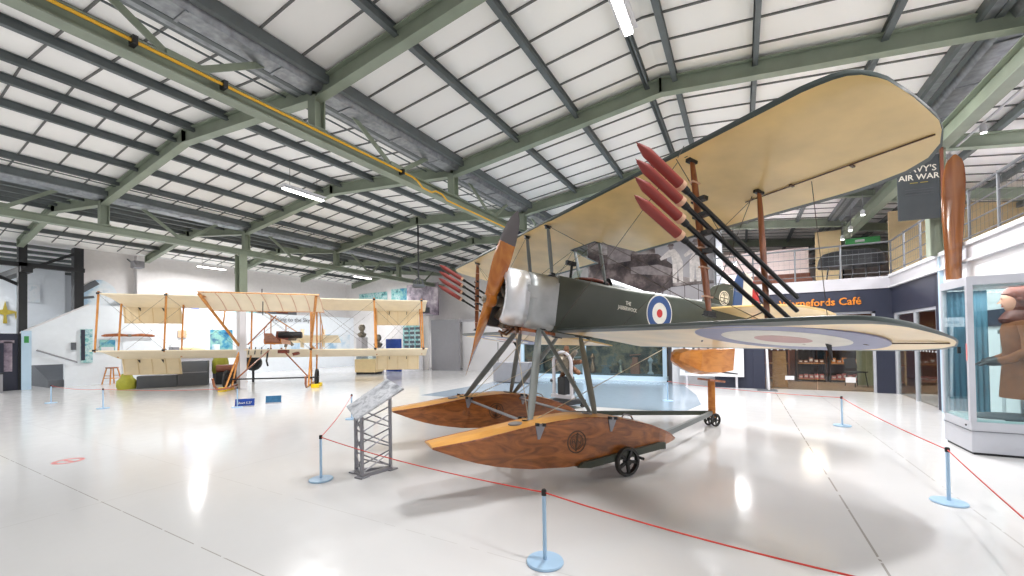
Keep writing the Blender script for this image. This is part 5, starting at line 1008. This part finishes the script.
# entrance banners far left
t = wboard('navy_banner', 3.55, 4.42, .0, 2.1, 'navy', 'tall navy banner with pale firework print at the far left edge', 'banner', -23.6); MB().span(.04, .043, .1, .3, .7, 1.8).span(.04, .043, -.3, .35, 1.75, 1.85).build('print', M['purple'], t)
t = thing('reception_counter', 'grey counter at the far left edge', 'counter', (-22.9, 3.6, 0)); MB().span(-.4, .3, -.6, .3, 0, .65).build('body', M['grey'], t); MB().span(-.42, .32, -.62, .32, .65, .69).build('worktop', M['dark'], t); MB().span(-.2, .1, -.3, .1, .69, 1.0).build('glazed_box', M['navy'], t)
t = wboard('pale_blue_pillar', 4.47, 4.72, 0, 2.2, 'lightblue', 'pale blue white pillar panel with a green sign beside the ramp', 'pillar', -23.42); MB().span(.04, .043, -.06, .06, 1.75, 2.0).build('green_sign', M['exitg'], t)
t = thing('golden_emblem', 'golden winged emblem on the white wall at the far left', 'emblem', (-27.98, 4.88, 3.02)); t.scale = (1, .6, .75); MB().prism([(0, -.1, -.5), (0, .1, -.5), (0, .06, .0), (0, .45, .1), (0, .5, -.25), (0, .6, .2), (0, .1, .3), (0, 0, .8), (0, -.1, .3), (0, -.6, .2), (0, -.5, -.25), (0, -.45, .1), (0, -.06, 0)], (.04, 0, 0)).build('relief', M['gold'], t)
t = thing('grey_picture', 'grey landscape picture on the wall behind the dark columns', 'picture', (-27.97, 5.55, 3.62)); MB().span(0, .03, -.35, .35, 0, .85).build('print', M['skyp'], t)
# low grey display base and vehicle beneath the biplane wing
t = thing('grey_display_base', 'long dark grey display base under the left wing of the linen biplane', 'display base', (-19.6, 6.3, 0), radians(61)); MB().span(.25, 1.4, -.1, .5, 0.0, .45).build('left_block', M['dgrey'], t, bevel=.01); MB().span(1.42, 2.35, -.1, .6, 0.0, .95).build('right_block', M['dgrey'], t, bevel=.01); MB().span(1.42, 2.35, -.13, -.1, .5, .53).build('edge_trim', M['grey'], t)
t = thing('canvas_bundle', 'olive yellow rounded canvas bundle at the end of the grey display base', 'bundle', (-19.72, 6.3, 0)); MB().lathe([(.001, 0), (.26, .0), (.3, .12), (.28, .3), (.18, .42), (.14, .55), (.001, .6)], n=18).build('canvas', M['olive'], t, True)
t = thing('canvas_bundle', 'small olive yellow bundle further right behind the display base', 'bundle', (-18.75, 8.95, .4)); MB().lathe([(.001, 0), (.26, .0), (.3, .12), (.28, .5), (.18, .8), (.001, .9)], n=18).build('canvas', M['olive'], t, True); MB().span(-.2, .2, -.2, .2, -.4, 0).build('block', M['dgrey'], t)
t = thing('rusty_tank', 'rusty brown cylindrical tank lying under the biplane centre left', 'tank', (-18.15, 9.0, .0), radians(61)); MB().lathe([(.001, -.45), (.13, -.45), (.15, -.4), (.15, .4), (.13, .45), (.001, .45)], (0, 0, .62), (1, 0, 0), 22).build('cylinder', M['brown'], t, True); MB().span(-.45, .45, -.2, .2, 0, .47).build('cradle', M['dark'], t)
t = thing('spare_wheel_display', 'black wheel standing beside the rusty tank', 'wheel', (-17.75, 9.7, .8), radians(50)); MB().lathe([(.22, -.05), (.3, -.05), (.33, 0), (.3, .05), (.22, .05), (.22, -.05)], (0, 0, 0), (0, 1, 0), 28).build('tyre', M['rubber'], t, True); MB().lathe([(.001, -.03), (.22, -.03), (.22, .03), (.001, .03)], (0, 0, 0), (0, 1, 0), 24).build('disc', M['grey'], t); MB().span(-.04, .04, -.04, .04, -.8, -.2).build('stand', M['dark'], t)
t = thing('cream_plinth', 'cream plinth with black base behind the right wing of the linen biplane', 'plinth', (-16.4, 14.6, 0), .3); MB().span(-.55, .55, -.4, .4, .1, .75).build('body', M['cream'], t, bevel=.01); MB().span(-.5, .5, -.36, .36, 0, .1).build('kick_base', M['black'], t); MB().span(-.5, .5, -.36, .36, .75, 1.1).build('glass_cover', M['gl'], t)
for (x, y, z, lb) in ((-17.6, 15.2, 1.85, 'dark bronze bust on a white pedestal, the upper one'), (-17.0, 15.75, 1.3, 'dark bronze bust on a white pedestal, the lower right one')):
    t = thing('bronze_bust', lb, 'bust', (x, y, 0), 0, 'bronze busts behind the biplane'); MB().span(-.2, .2, -.2, .2, 0, z).build('pedestal', M['lgrey'], t); MB().lathe([(.12, 0), (.2, .08), (.24, .2), (.1, .28), (.09, .34), (.16, .42), (.18, .55), (.12, .68), (.001, .72)], (0, 0, z), n=18).build('head', M['engine'], t, True)
board('navy_case_panel', -17.0, -15.9, 16.3, 0, 1.75, 'signblue', 'dark blue low panel seen between the right wings of the biplane', 'panel')
t = thing('white_relic_table', 'white table with pale parts against the left wall', 'table', (-22.6, 9.6, 0)); MB().span(-.4, .4, -.9, .9, 1.1, 1.16).build('tabletop', M['white'], t); MB().span(-.35, .35, -.85, .85, 0, 1.1).build('cabinet', M['lgrey'], t); MB().lathe([(.001, -.6), (.14, -.3), (.18, 0), (.12, .5), (.001, .6)], (0, 0, 1.34), (0, 1, -.15), 16).build('pale_fairing', M['cream'], t, True); MB().span(-.2, .2, -.85, -.6, 1.16, 1.5).build('small_case', M['grey'], t)
# small blue signs on the floor in front of the biplane
for (x, y), w, m, lb, tx in (((-10.85, 5.72), .42, 'signblue', 'small royal blue name board on the floor before the biplane, left one', 'Short S.27'), ((-10.75, 6.38), .36, 'signteal', 'small teal name board on the floor before the biplane, right one', '')):
    t = thing('floor_name_board', lb, 'sign', (x, y, 0), radians(47)); MB().prism([(-w/2, -.02, .02), (w/2, -.02, .02), (w/2, .02, .2), (-w/2, .02, .2)], (0, .02, 0)).build('face', M[m], t); MB().span(-w/2, w/2, -.04, .1, 0, .03).build('foot', M['lgrey'], t)
    if tx: text_mb(tx, .075, frame((0, -.014, .08), (1, 0, 0), (0, .2, .98), (0, -.98, .2)), .004).build('lettering', M['lt'], t)
t = thing('floor_sticker', 'faded red oval floor sticker on the white floor at left', 'sticker', (-8.05, 1.96, 0), .15); MB().ring((0, 0, 0), (0, 0, 1), .11, .16, .002, 36).build('ring', M['stick'], t); MB().span(-.1, .1, -.02, .02, 0, .002).build('bar', M['stick'], t)
# information panel plate (built last in the stand's own frame)
IM = Matrix.Translation(-IO)
pv = [q-IO for q in TP]; nn = (pv[1]-pv[0]).cross(pv[3]-pv[0]).normalized(); nn = nn if nn.z > 0 else -nn
MB().prism(pv, -nn*.02).build('panel', M['panelprint'], ist); 
cc = (pv[0]+pv[1]+pv[2]+pv[3])/4; MB().prism([cc+(q-cc)*.97+nn*.003 for q in pv], -nn*.002).build('printed_sheet', M['panelprint'], ist)
